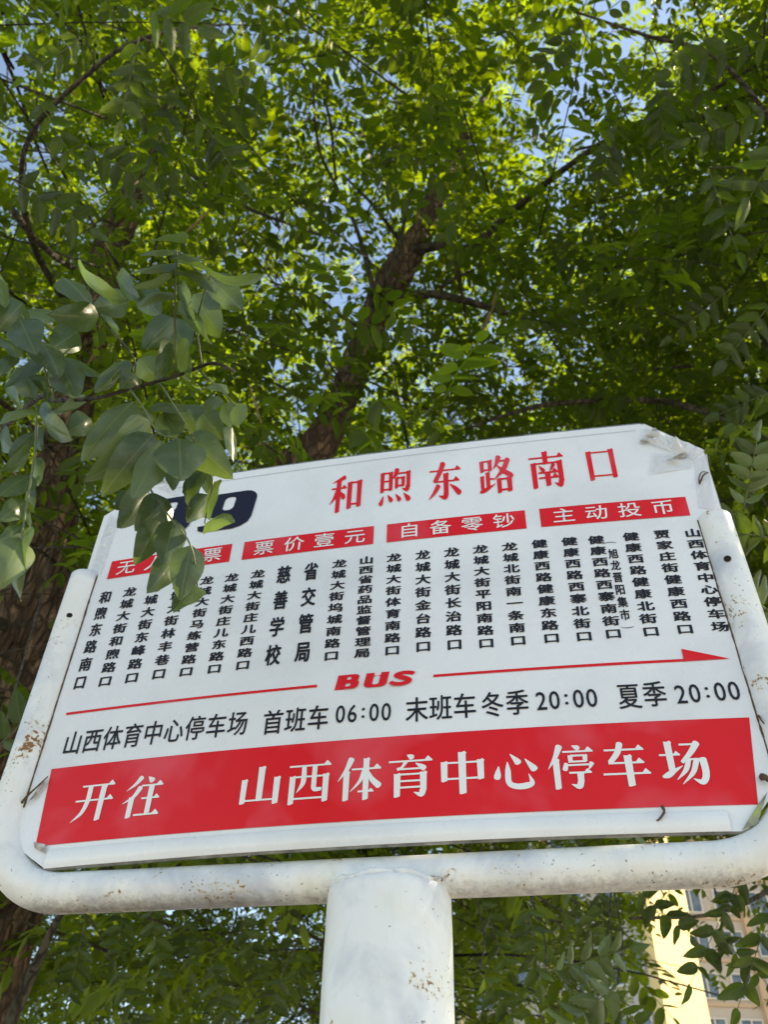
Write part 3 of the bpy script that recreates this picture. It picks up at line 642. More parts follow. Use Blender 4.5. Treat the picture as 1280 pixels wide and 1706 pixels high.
wire([(1166, 810, 0), (1172, 800, .004), (1180, 793, .002)], .0012)
wire([(1166, 810, 0), (1165, 802, .002), (1170, 791, .001), (1182, 792, .001)], .0008)
wire([(38, 1340, 0), (50, 1333, .004), (66, 1316, .003), (82, 1296, 0)], .0013)
wire([(1270, 1297, 0), (1276, 1303, .004), (1280, 1306, .002)], .003)
wire([(1264, 1196, .001), (1268, 1206, .003), (1275, 1212, .001)], .0009)

# ------------------------------------------------------------------ trees
def tree_root(name, loc, label):
    t = bpy.data.objects.new(name, None); col.objects.link(t); t.location = loc; return tag(t, label, 'tree')
def wood(name, root, pts, seg=14, m=None, k=8, wob=.10, parent=None):
    # pts: (px, py, depth, width in px) -> tapered limb ; or ('w', x, y, z, r)
    Q = []
    for p in pts:
        if p[0] == 'w': Q.append(np.array(p[1:], float))
        else: q = P(p[0], p[1], p[2]); Q.append(np.array([*q, p[3]*p[2]/F/2]))
    C = catmull(Q, k); V, Fc = tube_mesh(name, [c[:3] for c in C], [max(.0012, c[3]) for c in C], seg, True, None, wob)
    par = parent or root; o = link(name, pymesh(name, V, Fc, True), par, m or m_bark); o.location = -root.location
    return o, C
A = tree_root('scholar_tree', (P(-10, 1500, 2.75)[0], P(-10, 1500, 2.75)[1], 0), 'big rough-barked tree left of the sign, its leaning limb rising behind the board')
x0, y0 = A.location.x, A.location.y
trunkA, C1 = wood('trunk', A, [('w', x0-.14, y0-.05, 0, .27), ('w', x0-.11, y0-.02, .8, .20), (-52, 1600, 2.70, 190), (-22, 1400, 2.75, 195), (12, 1220, 2.82, 195), (42, 1060, 2.9, 170), (66, 930, 3.0, 112), (92, 800, 3.1, 78), (108, 730, 3.2, 66), (150, 560, 3.4, 60), (182, 420, 3.65, 56), (232, 300, 3.9, 36), (270, 215, 4.1, 28), (300, 60, 4.5, 24), (345, -120, 5.0, 18), (380, -400, 6, 12)], 72, m_bark, 22, .15)
limb, C2 = wood('limb', A, [(30, 1110, 2.85, 120), (150, 1000, 2.95, 112), (330, 890, 3.0, 104), (460, 815, 3.05, 98), (520, 755, 3.1, 66), (560, 690, 3.2, 52), (592, 610, 3.35, 47), (622, 535, 3.5, 49), (660, 455, 3.65, 55), (698, 395, 3.8, 44), (722, 340, 3.95, 34), (742, 305, 4.1, 34), (765, 250, 4.4, 22), (800, 180, 4.8, 14), (850, 60, 5.4, 10), (900, -80, 6.0, 5)], 64, m_bark, 22, .15)
BR = [[(640, 515, 3.5, 18), (690, 492, 3.45, 15), (735, 492, 3.4, 13), (800, 508, 3.35, 12), (870, 530, 3.3, 9), (960, 548, 3.2, 5)],
 [(672, 425, 3.7, 20), (730, 410, 3.6, 15), (785, 412, 3.5, 14), (850, 355, 3.5, 12), (930, 290, 3.5, 11), (1010, 235, 3.5, 10), (1120, 185, 3.4, 9), (1260, 110, 3.4, 6)],
 [(755, 412, 3.5, 9), (762, 450, 3.5, 8), (772, 500, 3.5, 6), (776, 530, 3.5, 3)],
 [(735, 480, 3.45, 8), (755, 465, 3.5, 6), (790, 450, 3.5, 4)],
 [(618, 510, 3.45, 12), (640, 470, 3.45, 10), (665, 410, 3.5, 8), (678, 350, 3.55, 6), (705, 240, 3.7, 3)],
 [(622, 490, 3.5, 9), (612, 440, 3.6, 8), (590, 370, 3.7, 7), (560, 310, 3.7, 6), (530, 240, 3.8, 5), (520, 120, 3.9, 4)],
 [(665, 400, 3.7, 8), (620, 340, 3.8, 6), (570, 290, 3.9, 4)],
 [(597, 545, 3.5, 7), (560, 520, 3.5, 6), (520, 490, 3.5, 5), (450, 470, 3.4, 3)],
 [(0, 80, 3.2, 6), (30, 150, 3.3, 6), (60, 240, 3.4, 5), (100, 330, 3.5, 4)],
 [(20, 350, 2.3, 12), (60, 400, 2.4, 11), (110, 440, 2.7, 10), (170, 470, 3.3, 12)],
 [(480, 800, 3.05, 14), (545, 775, 2.9, 10), (600, 760, 2.7, 6)],
 [(-60, 820, 2.6, 14), (20, 860, 2.8, 12), (60, 905, 3.0, 14)], [(-40, 640, 2.6, 10), (40, 700, 2.9, 9), (100, 760, 3.1, 10)],
 [(500, 100, 3.6, 4), (545, 180, 3.65, 5), (560, 300, 3.7, 5)], [(270, 230, 4.1, 10), (330, 300, 3.9, 8), (420, 350, 3.7, 6), (560, 400, 3.5, 3)]]
for b in BR: wood('branch', A, b, 8, m_twig, 6, .05)
for b in ([(415, 640, 2.5, 5), (440, 720, 2.5, 5), (452, 765, 2.5, 4)], [(405, 745, 2.5, 5), (440, 740, 2.5, 6), (475, 765, 2.5, 3)], [(420, 720, 2.5, 4), (450, 760, 2.5, 6)],
          [(832, 478, 3.3, 5), (815, 530, 3.3, 6), (790, 580, 3.3, 4)], [(370, 325, 3, 5), (340, 360, 3, 6), (300, 395, 3, 4)], [(108, 135, 2.9, 8), (125, 160, 2.9, 5)], [(100, 735, 3.0, 5), (150, 600, 3.0, 4), (180, 560, 3, 3)]):
    wood('dead_twig', A, [(*q[:3], q[3]*.65) for q in b], 6, m_dead, 4, .04)
B = tree_root('scholar_tree', (4.2, 2.1, 0), 'leafy tree on the right reaching thin dark branches over the sign')
wood('trunk', B, [('w', 4.2, 2.1, 0, .22), ('w', 4.15, 2.15, 1.6, .17), ('w', 4.0, 2.2, 3.0, .14), ('w', 3.6, 2.3, 4.6, .10), ('w', 3.3, 2.6, 6.4, .05), ('w', 3.2, 2.8, 8, .02)], 24, m_bark, 8, .12)
for b in ([('w', 4.05, 2.2, 2.7, .06), (1380, 700, 3.1, 16), (1240, 700, 3.0, 13), (1100, 668, 2.9, 11), (930, 672, 2.85, 9), (850, 690, 2.8, 7), (775, 715, 2.8, 4)],
          [('w', 3.7, 2.3, 4.4, .06), (1400, 330, 4.0, 14), (1270, 370, 3.8, 9), (1150, 420, 3.7, 7), (1000, 450, 3.6, 4)],
          [('w', 3.8, 2.2, 4.0, .05), (1380, 60, 4.0, 12), (1250, 160, 3.8, 9), (1120, 210, 3.6, 7), (960, 250, 3.6, 4)],
          [('w', 3.9, 2.2, 3.5, .05), (1400, 520, 3.4, 12), (1270, 590, 3.2, 9), (1150, 610, 3.1, 6), (1000, 620, 3.0, 4)],
          [(1100, 668, 2.9, 8), (1180, 690, 2.5, 6), (1260, 720, 2.2, 5), (1330, 760, 2.0, 5)],
          [('w', 4.1, 2.2, 2.4, .05), (1500, 1300, 2.6, 16), (1330, 1450, 2.3, 10), (1200, 1520, 2.2, 7), (1050, 1530, 2.1, 5)],
          [('w', 4.1, 2.2, 2.5, .04), (1420, 1000, 2.4, 10), (1270, 960, 2.1, 6)]):
    wood('branch', B, b, 8, m_twig, 6, .05)
for b in ([(830, 480, 3.4, 4), (800, 560, 3.4, 5)], [(1010, 270, 3.4, 4), (960, 290, 3.4, 3)], [(1110, 1390, 2.6, 3), (900, 1500, 2.4, 4), (880, 1560, 2.4, 3)]): wood('dead_twig', B, [(*q[:3], q[3]*.6) for q in b], 6, m_dead, 4, .04)
cX, cY = ground_xy(655, 1600, 9.3)
Cc = tree_root('scholar_tree', (cX, cY, 0), 'dark dense tree behind the sign post, filling the gap below the board')
wood('trunk', Cc, [('w', cX, cY, 0, .2), ('w', cX+.03, cY, 2, .15), ('w', cX-.05, cY, 4, .1), ('w', cX-.2, cY-.2, 7, .04)], 16, m_bark, 8, .12)
for b in ([('w', cX, cY, 2, .07), ('w', .9, 7.6, 3.0, .05), ('w', 2.6, 7.2, 3.8, .02)], [('w', cX, cY, 3, .06), ('w', -1.8, 7.6, 3.8, .04), ('w', -3.4, 7.0, 4.2, .02)], [('w', cX, cY, 1.9, .05), ('w', -1.4, 7, 2.4, .03), ('w', -2.2, 5.6, 2.8, .02)]): wood('branch', Cc, b, 8, m_twig, 6, .05)

# compound leaf templates: flat in xy, rachis along +x, leaflets in pairs
def leaflet_hex(L, Wd, fold):
    V = np.array([[0, 0, 0], [L*.28, Wd*.46, fold], [L*.68, Wd*.42, fold], [L, 0, -fold*.6], [L*.68, -Wd*.42, fold], [L*.28, -Wd*.46, fold]])
    return V, np.array([[0, 3, 2, 1], [0, 5, 4, 3]])
def leaflet_fine(L, Wd, fold):
    st = ((.10, .30), (.28, .46), (.50, .49), (.72, .38), (.88, .2)); V = [(0, 0, 0)]; Fq = []
    for s, h in st: V += [(L*s, 0, fold*.15-fold*s*.6), (L*s, Wd*h, fold*(h*2)-fold*s*.6), (L*s, -Wd*h, fold*(h*2)-fold*s*.6)]
    V.append((L, 0, -fold*.8)); n = len(V)-1
    Fq += [(0, 1, 2), (0, 3, 1)]
    for i in range(4): a = 1+3*i; b = a+3; Fq += [(a, b, b+1, a+1), (a+2, b+2, b, a)]
    Fq += [(n-3, n, n-2), (n-1, n, n-3)]
    return np.array(V), Fq
def fine_compound(npairs, L, leafl, leafw, droop, curl, rnd):
    VV = []; FF = []; n = 0
    for i in range(npairs+1):
        s = .16+.84*i/npairs; x = L*s; z = -curl*s*s*L
        for sd_ in ((1, -1) if i < npairs else (0,)):
            l = leafl*(.72+.5*math.sin(math.pi*min(.92, s*.85)))*rnd.uniform(.85, 1.12); V, Fq = leaflet_fine(l, leafw*l/leafl*rnd.uniform(.85, 1.1), l*rnd.uniform(.04, .16))
            Rm = np.array(Matrix.Rotation(sd_*math.radians(rnd.uniform(50, 76)), 3, 'Z') @ Matrix.Rotation(math.radians(droop+rnd.uniform(-24, 24)), 3, 'Y') @ Matrix.Rotation(math.radians(rnd.uniform(-40, 40)), 3, 'X'))
            VV.append(V @ Rm.T+np.array([x, sd_*.002, z])); FF += [tuple(q+n for q in f) for f in Fq]; n += len(V)
    for i in range(5):
        s = i/4; VV.append(np.array([[L*s, .0011, -curl*s*s*L], [L*s, -.0011, -curl*s*s*L]]))
    FF += [(n+2*i, n+2*i+1, n+2*i+3, n+2*i+2) for i in range(4)]
    return np.concatenate(VV), FF
def compound(npairs, L, leafl, leafw, droop, curl, rnd):
    VV = []; FF = []; n = 0
    for i in range(npairs+1):
        s = .16+.84*i/npairs; x = L*s; z = -curl*s*s*L
        for sd_ in ((1, -1) if i < npairs else (0,)):
            l = leafl*(.72+.5*math.sin(math.pi*min(.92, s*.85)))*rnd.uniform(.88, 1.1); V, Fq = leaflet_hex(l, leafw*l/leafl*rnd.uniform(.85, 1.1), l*rnd.uniform(.02, .10))
            yaw = sd_*math.radians(rnd.uniform(52, 74)); pit = math.radians(droop+rnd.uniform(-22, 22)); rol = math.radians(rnd.uniform(-38, 38))
            Rm = np.array(Matrix.Rotation(yaw, 3, 'Z') @ Matrix.Rotation(pit, 3, 'Y') @ Matrix.Rotation(rol, 3, 'X'))
            V = V @ Rm.T+np.array([x, sd_*.002, z]); VV.append(V); FF.append(Fq+n); n += 6
    # rachis as a thin three-sided strip
    rr = .0009; V = []
    for i in range(5):
        s = i/4; c = np.array([L*s, 0, -curl*s*s*L]); V += [c+np.array([0, rr, 0]), c+np.array([0, -rr, 0])]
    Fq = [[2*i, 2*i+1, 2*i+3, 2*i+2] for i in range(4)]
    VV.append(np.array(V)); FF.append(np.array(Fq)+n)
    return np.concatenate(VV), np.concatenate(FF)
rr_ = random.Random(5)
TPL = [compound(rr_.choice([4, 5, 6, 6]), rr_.uniform(.15, .22), rr_.uniform(.038, .050), rr_.uniform(.019, .024), rr_.uniform(5, 35), rr_.uniform(.1, .5), rr_) for _ in range(10)]
def rot_batch(yaw, pitch, roll):
    cy, sy, cp, sp, cr, sr = np.cos(yaw), np.sin(yaw), np.cos(pitch), np.sin(pitch), np.cos(roll), np.sin(roll)
    Rm = np.zeros((len(yaw), 3, 3))
    Rm[:, 0, 0] = cy*cp; Rm[:, 0, 1] = cy*sp*sr-sy*cr; Rm[:, 0, 2] = cy*sp*cr+sy*sr
    Rm[:, 1, 0] = sy*cp; Rm[:, 1, 1] = sy*sp*sr+cy*cr; Rm[:, 1, 2] = sy*sp*cr-cy*sr
    Rm[:, 2, 0] = -sp; Rm[:, 2, 1] = cp*sr; Rm[:, 2, 2] = cp*cr
    return Rm
limbpts = [np.array(C2)[:, :3], np.array(C1)[:, :3]]
lpx, lpy, lpd = proj(np.concatenate([l[:: 7] for l in limbpts])); lrad = np.concatenate([np.array(C2)[::7, 3], np.array(C1)[::7, 3]])/lpd*F
GAPS = [(570, 515, 45), (800, 470, 38), (860, 615, 34), (480, 180, 55), (570, 215, 40), (70, 255, 50), (40, 90, 40), (960, 560, 34), (990, 270, 26), (640, 130, 22), (1230, 230, 36)]
def crown(root, ctr, rad, ntw, seed, zmin, keep=None, lm=None, nbig=230):
    r = np.random.default_rng(seed); ctr = np.array(ctr); rad = np.array(rad)
    # twig bases in the ellipsoid, denser towards the shell, clumped by a coarse 3-D noise
    pts = []
    while sum(len(p) for p in pts) < ntw:
        q = r.normal(size=(ntw, 3)); q /= np.linalg.norm(q, axis=1)[:, None]; q *= r.uniform(.12, 1, (ntw, 1))**.42
        p = ctr+q*rad
        cl = np.array([noise.noise(Vector(v)*.95+Vector((seed, 0, 0)))+.35*noise.noise(Vector(v)*2.6) for v in p])
        p = p[(cl > -.22) & (p[:, 2] > zmin(p))]
        x, y, d = proj(p); near = ((x > -520) & (x < 1800) & (y > -620) & (y < 2150) & (d > .5))
        p = p[near | (r.random(len(p)) < .18)]; pts.append(p)
    base = np.concatenate(pts)[:ntw]
    yaw = np.arctan2(base[:, 1]-ctr[1], base[:, 0]-ctr[0])+r.normal(0, .7, ntw); pit = r.uniform(-.25, .45, ntw); L = r.uniform(.45, .95, ntw)
    dirs = np.stack([np.cos(yaw)*np.cos(pit), np.sin(yaw)*np.cos(pit), -np.sin(pit)], 1)
    per = 10; k = np.arange(per)/(per-1)
    pos = base[:, None]+dirs[:, None]*L[:, None, None]*k[None, :, None]; pos[:, :, 2] -= .22*(k[None]**2)*L[:, None]
    lyaw = yaw[:, None]+np.where(np.arange(per) % 2, 1, -1)[None]*r.uniform(.6, 1.25, (ntw, per)); lp = r.uniform(-.15, .95, (ntw, per)); lr = r.normal(0, .35, (ntw, per))
    pos = pos.reshape(-1, 3); lyaw = lyaw.ravel(); lp = lp.ravel(); lr = lr.ravel()
    x, y, d = proj(pos); ok = (np.linalg.norm(pos-CAM, axis=1) > 1.75) & ~((pos[:, 1] < .45) & (pos[:, 2] < 3.6)) & (pos[:, 2] > .5)
    # keep the crown thin in front of the two leaders and where the sky opens
    for i in range(len(lpx)):
        ok &= ~((np.hypot(x-lpx[i], y-lpy[i]) < lrad[i]+2) & (d < lpd[i]+.05) & (d > 0) & (r.random(len(x)) < .84) & (lpy[i] < 900) & (lpy[i] > 320) & (lpx[i] > 480))
        ok &= ~((np.hypot(x-lpx[i], y-lpy[i]) < lrad[i]+6) & (d < lpd[i]+.05) & (d > 0) & (lpy[i] > 120) & (r.random(len(x)) < .6) & (lpx[i] < 480))
    for gx, gy, gr_ in GAPS: ok &= ~((np.hypot(x-gx, y-gy) < gr_) & (d > 0) & (r.random(len(x)) < .6))
    ok &= ~((x > 850) & (x < 1300) & (y > 1380) & (y < 1760) & (r.random(len(x)) < np.where(x > 1060, .95, .4)))
    if keep is not None: ok &= keep(pos, x, y, d, r)
    pos, lyaw, lp, lr = pos[ok], lyaw[ok], lp[ok], lr[ok]; n = len(pos); d = d[ok]; x = x[ok]; y = y[ok]
    Rm = rot_batch(lyaw, lp, lr); scl = r.uniform(.8, 1.2, n); ti = r.integers(0, len(TPL), n); tone = np.clip(r.normal(.45, .28, n), 0, 1)
    vis = (x > 0) & (x < 1280) & (y > 0) & (y < 1706)
    order = np.argsort(np.where(vis, d, 99)); big = np.zeros(n, bool); big[order[:nbig]] = True
    VV = []; FF = []; TT = []; nv = 0
    for t, (V, Fq) in enumerate(TPL):
        idx = np.where((ti == t) & ~big)[0]
        if len(idx):
            X = np.einsum('nij,vj->nvi', Rm[idx], V)*scl[idx, None, None]+pos[idx, None]
            f = Fq[None]+(np.arange(len(idx))*len(V))[:, None, None]+nv
            VV.append(X.reshape(-1, 3)); FF.append(f.reshape(-1, 4)); TT.append((np.repeat(tone[idx], len(V))+r.normal(0, .10, len(idx)*len(V)).clip(-.2, .2))); nv += len(idx)*len(V)
    V = np.concatenate(VV)-np.array(root.location)
    o = link('foliage', npmesh('foliage', V, np.concatenate(FF), np.concatenate(TT)), root, lm or m_leaf); tag(o, kind='stuff')
    for i in np.where(big)[0]:
        o = link('leaf', tmesh[ti[i]], root); mm = Matrix(Rm[i].tolist()).to_4x4(); sc_ = Matrix.Scale(scl[i], 4)
        o.matrix_world = Matrix.Translation(Vector(pos[i])-root.location) @ mm @ sc_
    # twigs carrying the leaves
    VV = []; FF = []; nv = 0; kk = np.linspace(0, 1, 5)
    pb = base[:, None]-dirs[:, None]*.25+dirs[:, None]*(L[:, None, None]+.25)*kk[None, :, None]; pb[:, :, 2] -= .22*(kk[None]**2)*L[:, None]
    xx, yy, dd = proj(base); sel = (np.linalg.norm(base-CAM, axis=1) > 2.2) & ~((base[:, 1] < .8) & (base[:, 2] < 3.8))
    sel &= ~((xx > 1000) & (yy > 1280) & (dd > 0)); pb = pb[sel]; m = len(pb); rad_ = np.linspace(.006, .0015, 5)
    T = []
    for a in (0, 2.09, 4.19):
        T.append(pb+rad_[None, :, None]*np.array([math.cos(a)*.7, math.sin(a)*.7, math.sin(a+1)])[None, None])
    V = np.stack(T, 2).reshape(-1, 3); f = []
    for i in range(4):
        for a in range(3): f.append([i*3+a, i*3+(a+1) % 3, (i+1)*3+(a+1) % 3, (i+1)*3+a])
    Fq = (np.array(f)[None]+(np.arange(m)*15)[:, None, None]).reshape(-1, 4)
    o = link('twigs', npmesh('twigs', V-np.array(root.location), Fq), root, m_twig); tag(o, kind='stuff')
    return n
tmesh = []
for q in range(10):
    V, Fq = fine_compound(rr_.choice([4, 5, 6, 6]), rr_.uniform(.15, .22), rr_.uniform(.038, .050), rr_.uniform(.019, .024), rr_.uniform(5, 35), rr_.uniform(.1, .5), rr_)
    me = pymesh('leaf', V, Fq, True); set_attr(me, 'tone', np.clip(rng.normal(.45, .2, len(V)).cumsum()*0+.25+.05*q, 0, 1)); me.materials.append(m_leaf); tmesh.append(me)
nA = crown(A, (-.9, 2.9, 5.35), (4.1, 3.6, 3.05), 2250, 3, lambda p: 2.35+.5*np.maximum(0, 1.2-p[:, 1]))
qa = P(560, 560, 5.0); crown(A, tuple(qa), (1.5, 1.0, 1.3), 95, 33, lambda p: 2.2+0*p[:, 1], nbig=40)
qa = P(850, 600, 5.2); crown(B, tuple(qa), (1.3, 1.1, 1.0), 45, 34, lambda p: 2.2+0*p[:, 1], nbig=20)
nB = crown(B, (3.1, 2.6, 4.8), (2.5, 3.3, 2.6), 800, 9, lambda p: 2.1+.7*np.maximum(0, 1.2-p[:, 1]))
nC = crown(Cc, (.2, 7.8, 5.6), (5.6, 2.6, 5.2), 2900, 21, lambda p: .7+0*p[:, 1], keep=lambda pos, x, y, d, r: ~((x > 1060) & (y > 1330) & (r.random(len(x)) < .95)) & ~((x > 800) & (x < 1110) & (y > 620) & (y < 730) & (r.random(len(x)) < .75)), lm=m_leafshade)
for k in range(70):                                     # clump added along the sun's path to keep the post in shade
    t_ = random.uniform(1.9, 3.6); p = Vector((.05, -.03, random.uniform(1.66, 1.97)))+SUN*t_+Vector((random.gauss(0, .13), random.gauss(0, .13), random.gauss(0, .08)))
    o = link('leaf', tmesh[k % 10], B); o.matrix_world = Matrix.Translation(p-B.location) @ Matrix.Rotation(random.uniform(0, 6.28), 4, 'Z') @ Matrix.Rotation(random.uniform(-.1, .7), 4, 'Y')
print('compound leaves', nA, nB, nC)

# ------------------------------------------------------------------ near leaves: each one modelled and placed by hand
def fine_leaf(bp, tp, wpx, d0, d1=None, heart=0., curl=.12, seed=0, bend=0.):
    d1 = d1 or d0; a = P(*bp, d0); b = P(*tp, d1); dm = (d0+d1)/2
    ax = Vector(b-a); L = ax.length; t = ax.normalized(); view = Vector(CAM-(a+b)/2).normalized()
    side = t.cross(view).normalized(); nrm = side.cross(t).normalized()
    wv = wpx*dm/F; wr = max(wv, L*.46); tilt = math.acos(min(1, wv/wr)); rd = random.Random(seed)
    if rd.random() < .5: tilt = -tilt
    s2 = side*math.cos(tilt)+nrm*math.sin(tilt); n2 = s2.cross(t).normalized()
    if n2.dot(view) < 0: n2 = -n2
    V = []; UVs = []; nl, nw = 12, 6; ph = rd.uniform(0, 6)
    for i in range(nl+1):
        s = i/nl; prof = 1.06*(math.sin(math.pi*s**.66)**.66)*(1-.22*s*s) if 0 < s < 1 else 0
        prof = max(prof, .0)
        for j in range(nw+1):
            q = (j/nw-.5)*2; wd = wr/2*prof*q
            p = Vector(a)+t*L*s+s2*wd
            p += n2*(-.16*wr*(abs(q)**1.3)*prof*rd.choice([1, 1]) + curl*L*(math.sin(math.pi*s))*.35-bend*L*s*s + .014*L*math.sin(s*13+ph+q*2)*abs(q))
            V.append(p); UVs.append((q*.5*max(prof, .1), s))
    Fc = [(i*(nw+1)+j, i*(nw+1)+j+1, (i+1)*(nw+1)+j+1, (i+1)*(nw+1)+j) for i in range(nl) for j in range(nw)]
    return V, Fc, UVs
def near_obj(parent, rootloc, V, Fc, UVs, tone, mt=None):
    me = pymesh('leaf', [v-rootloc for v in V], Fc, True, UVs); set_attr(me, 'tone', [tone]*len(V)); return link('leaf', me, parent, mt or m_near)
K = 2.585
def c5(x, y): return (x/K, 380+y/K)
NB = [(790,65,655,57,34,.62,.6),(750,95,600,118,28,.62,.45),(762,100,882,142,28,.62,.45),(752,150,577,192,38,.63,.4),(765,145,930,200,34,.63,.35),(750,200,570,255,44,.63,.4),(770,195,930,285,52,.64,.3),(750,280,597,340,50,.64,.3),(765,260,840,400,58,.66,.1),
(905,200,1137,196,48,.60,.55),(900,212,1045,355,135,.68,.05),(830,285,950,470,135,.68,.1),(762,360,910,500,60,.67,.2),(745,385,612,520,105,.70,.1),(752,385,790,545,120,.71,.05),(745,505,662,650,82,.68,.2),(760,500,820,660,72,.69,.0),(598,560,690,672,110,.72,.05),(555,565,400,702,58,.69,.15),(580,625,520,692,80,.68,.35),(530,620,402,706,34,.69,.2),
(345,190,552,306,72,.66,.6),(555,312,390,345,115,.72,-.2),(270,210,392,332,90,.72,.1),(425,385,204,372,118,.66,-.1),(340,440,215,525,125,.74,-.25),(-20,170,15,342,85,.62,.3),(98,320,-20,445,130,.62,.25),(82,388,155,546,145,.60,.25),(165,485,255,645,120,.62,.1),(250,555,330,732,140,.63,.1),(162,545,20,685,58,.64,.1),(70,600,150,742,110,.72,-.2),(140,640,192,705,75,.66,.2),(205,640,200,742,48,.66,.1),(340,570,420,645,60,.8,-.1),(430,375,512,440,60,.78,.0),(100,350,250,400,90,.84,.1),(0,470,70,560,70,.7,.2),(60,540,0,640,60,.68,.2),(500,210,600,300,80,.8,.1),(600,250,690,380,110,.78,-.1),(640,430,720,480,90,.8,-.2),
(158,788,-5,850,44,.62,.3),(165,800,312,908,95,.70,-.05),(392,820,276,885,105,.74,-.05),(370,750,215,800,50,.72,.0),(575,745,345,1010,130,.66,.05),(650,830,355,1095,142,.64,.1),(662,885,436,1157,150,.62,.15),(692,912,570,1167,130,.61,.2),(800,895,1005,1080,155,.63,.15),(770,903,780,1087,205,.60,.25),(680,750,800,792,62,.70,.0),(800,760,860,892,112,.72,-.15),(868,798,965,915,115,.70,.0),(700,790,770,895,110,.69,-.05),(640,790,560,840,80,.72,-.1),
(895,678,982,716,46,.66,.4),(940,722,882,805,62,.67,.2),(960,758,1000,855,66,.67,.3),(1012,757,1030,852,74,.64,.6),(1000,855,1005,1012,50,.68,.0),(745,1040,745,1132,60,.69,-.1),(820,1050,798,1142,58,.66,.2),(850,1050,822,1205,74,.66,-.05),(868,1050,905,1145,58,.67,-.1),(915,1098,905,1257,55,.64,.2),(895,1148,803,1268,92,.65,-.1),(885,1272,1009,1268,76,.62,.3),
(640,1130,505,1292,120,.66,-.15),(722,1165,580,1306,135,.64,-.1),(690,1260,578,1452,115,.62,-.1),(752,1255,700,1450,125,.61,-.05),(750,1425,634,1575,115,.60,-.1),(822,1365,775,1602,135,.585,.0),(850,1540,745,1655,85,.60,-.15),(560,1130,498,1215,70,.67,-.2),
(130,968,0,1042,72,.64,.1),(148,990,165,1112,52,.66,.0),(131,1060,-8,1158,92,.62,.1),(105,1180,-8,1262,92,.60,.1),(140,1090,147,1222,52,.64,-.05),(93,1285,-8,1352,62,.59,.15),(88,1335,-14,1562,160,.56,.35),(108,1290,90,1607,62,.57,.15),(120,1185,125,1292,42,.62,.0),(140,880,35,985,62,.66,-.1),(150,860,180,960,50,.68,-.1),(20,700,90,760,60,.7,-.1),(0,880,60,960,70,.72,-.2)]
lowb, CL = wood('low_branch', A, [('w', *C1[110][:3], .02), (-260, 900, 1.9, 14), (-120, 830, 1.3, 12), (40, 680, .86, 10), (90, 668, .75, 8), (155, 664, .70, 7), (217, 648, .69, 6.5), (294, 626, .68, 6), (333, 611, .68, 5.5), (356, 605, .68, 5), (378, 612, .68, 5), (391, 620, .68, 4)], 10, m_twig, 6, .06)
AL = A.location
def twig(px, r=.0009, m=None, parent=None, loc=None):
    Q = catmull([P(x, y, d) for (x, y, d) in px], 5); V, Fc = tube_mesh('twig', Q, [r*(1-.45*i/len(Q)) for i in range(len(Q))], 6)
    o = link('twig', pymesh('twig', [Vector(v) for v in V], Fc, True), parent or lowb, m or m_green); o.location = -(loc if loc is not None else Vector((0, 0, 0)))
    return o
def t5(pts, r=.0009, m=None):
    o = twig([(*c5(x, y), d) for (x, y, d) in pts], r, m); return o
# lowb sits at -root.location relative to the root, so its children are in world coordinates
t5([(757, 632, .68), (752, 400, .66), (757, 200, .63), (760, 95, .62)], .0010)
t5([(560, 695, .68), (620, 780, .65), (680, 880, .62), (760, 905, .605)], .0009)
t5([(690, 670, .68), (760, 780, .64), (830, 890, .63)], .0008)
t5([(860, 615, .68), (920, 670, .66), (990, 740, .66), (1020, 770, .65)], .0008)
t5([(160, 765, .66), (150, 960, .63), (115, 1180, .60), (90, 1345, .565)], .0011)
t5([(230, 740, .68), (205, 660, .64), (160, 500, .61), (90, 370, .61)], .0010)
t5([(640, 890, .64), (640, 1100, .66), (720, 1230, .62), (820, 1365, .59), (850, 1540, .60)], .0009)
t5([(830, 900, .63), (900, 1050, .66), (915, 1100, .64), (880, 1270, .62)], .0008)
t5([(560, 690, .69), (575, 560, .72), (430, 375, .78), (350, 200, .70)], .0009, m_twig)
t5([(870, 600, .68), (850, 400, .68), (905, 205, .62)], .0008)
for i, (bx, by, tx, ty, w_, d, tone) in enumerate(NB):
    V, Fc, UVs = fine_leaf(c5(bx, by), c5(tx, ty), w_/K*1.08, d*1.02, d*.98+random.uniform(-.015, .012), 0, random.uniform(-.10, .45), i)
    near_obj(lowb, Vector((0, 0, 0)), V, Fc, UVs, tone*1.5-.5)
# mid-distance compound leaves given one by one: (base, tip, depth, pairs, leaflet px, tone)
def mid_spray(root, par, b, t, d, pairs, lpx, tone, d1=None, wr=.46, splay=60, seed=0):
    d1 = d1 or d; rd = random.Random(seed); base = np.array(b, float); tip = np.array(t, float); ax = tip-base; Ln = np.linalg.norm(ax); ax /= Ln
    twig([(*base, d), (*(base*.5+tip*.5), (d+d1)/2), (*tip, d1)], .0009, m_green, par, None)
    for i in range(pairs+1):
        s = .12+.88*i/pairs; c = base+ax*Ln*s; dd = d+(d1-d)*s
        for sg in ((1, -1) if i < pairs else (0,)):
            a = math.radians(splay+rd.uniform(-14, 14))*sg; dirv = np.array([ax[0]*math.cos(a)-ax[1]*math.sin(a), ax[0]*math.sin(a)+ax[1]*math.cos(a)])
            l = lpx*(.75+.35*math.sin(math.pi*min(.9, s)))*rd.uniform(.88, 1.1); e = c+dirv*l+np.array([0, rd.uniform(0, .18)*l])
            V, Fc, UVs = fine_leaf(tuple(c), tuple(e), l*wr*rd.uniform(.55, 1.15), dd, dd+rd.uniform(-.3, .3)*l*dd/F, 0, rd.uniform(-.1, .25), seed*31+i*2+(sg > 0))
            near_obj(par, Vector((0, 0, 0)), V, Fc, UVs, tone+rd.uniform(-.2, .2), m_mid if d > 1.2 else m_near)
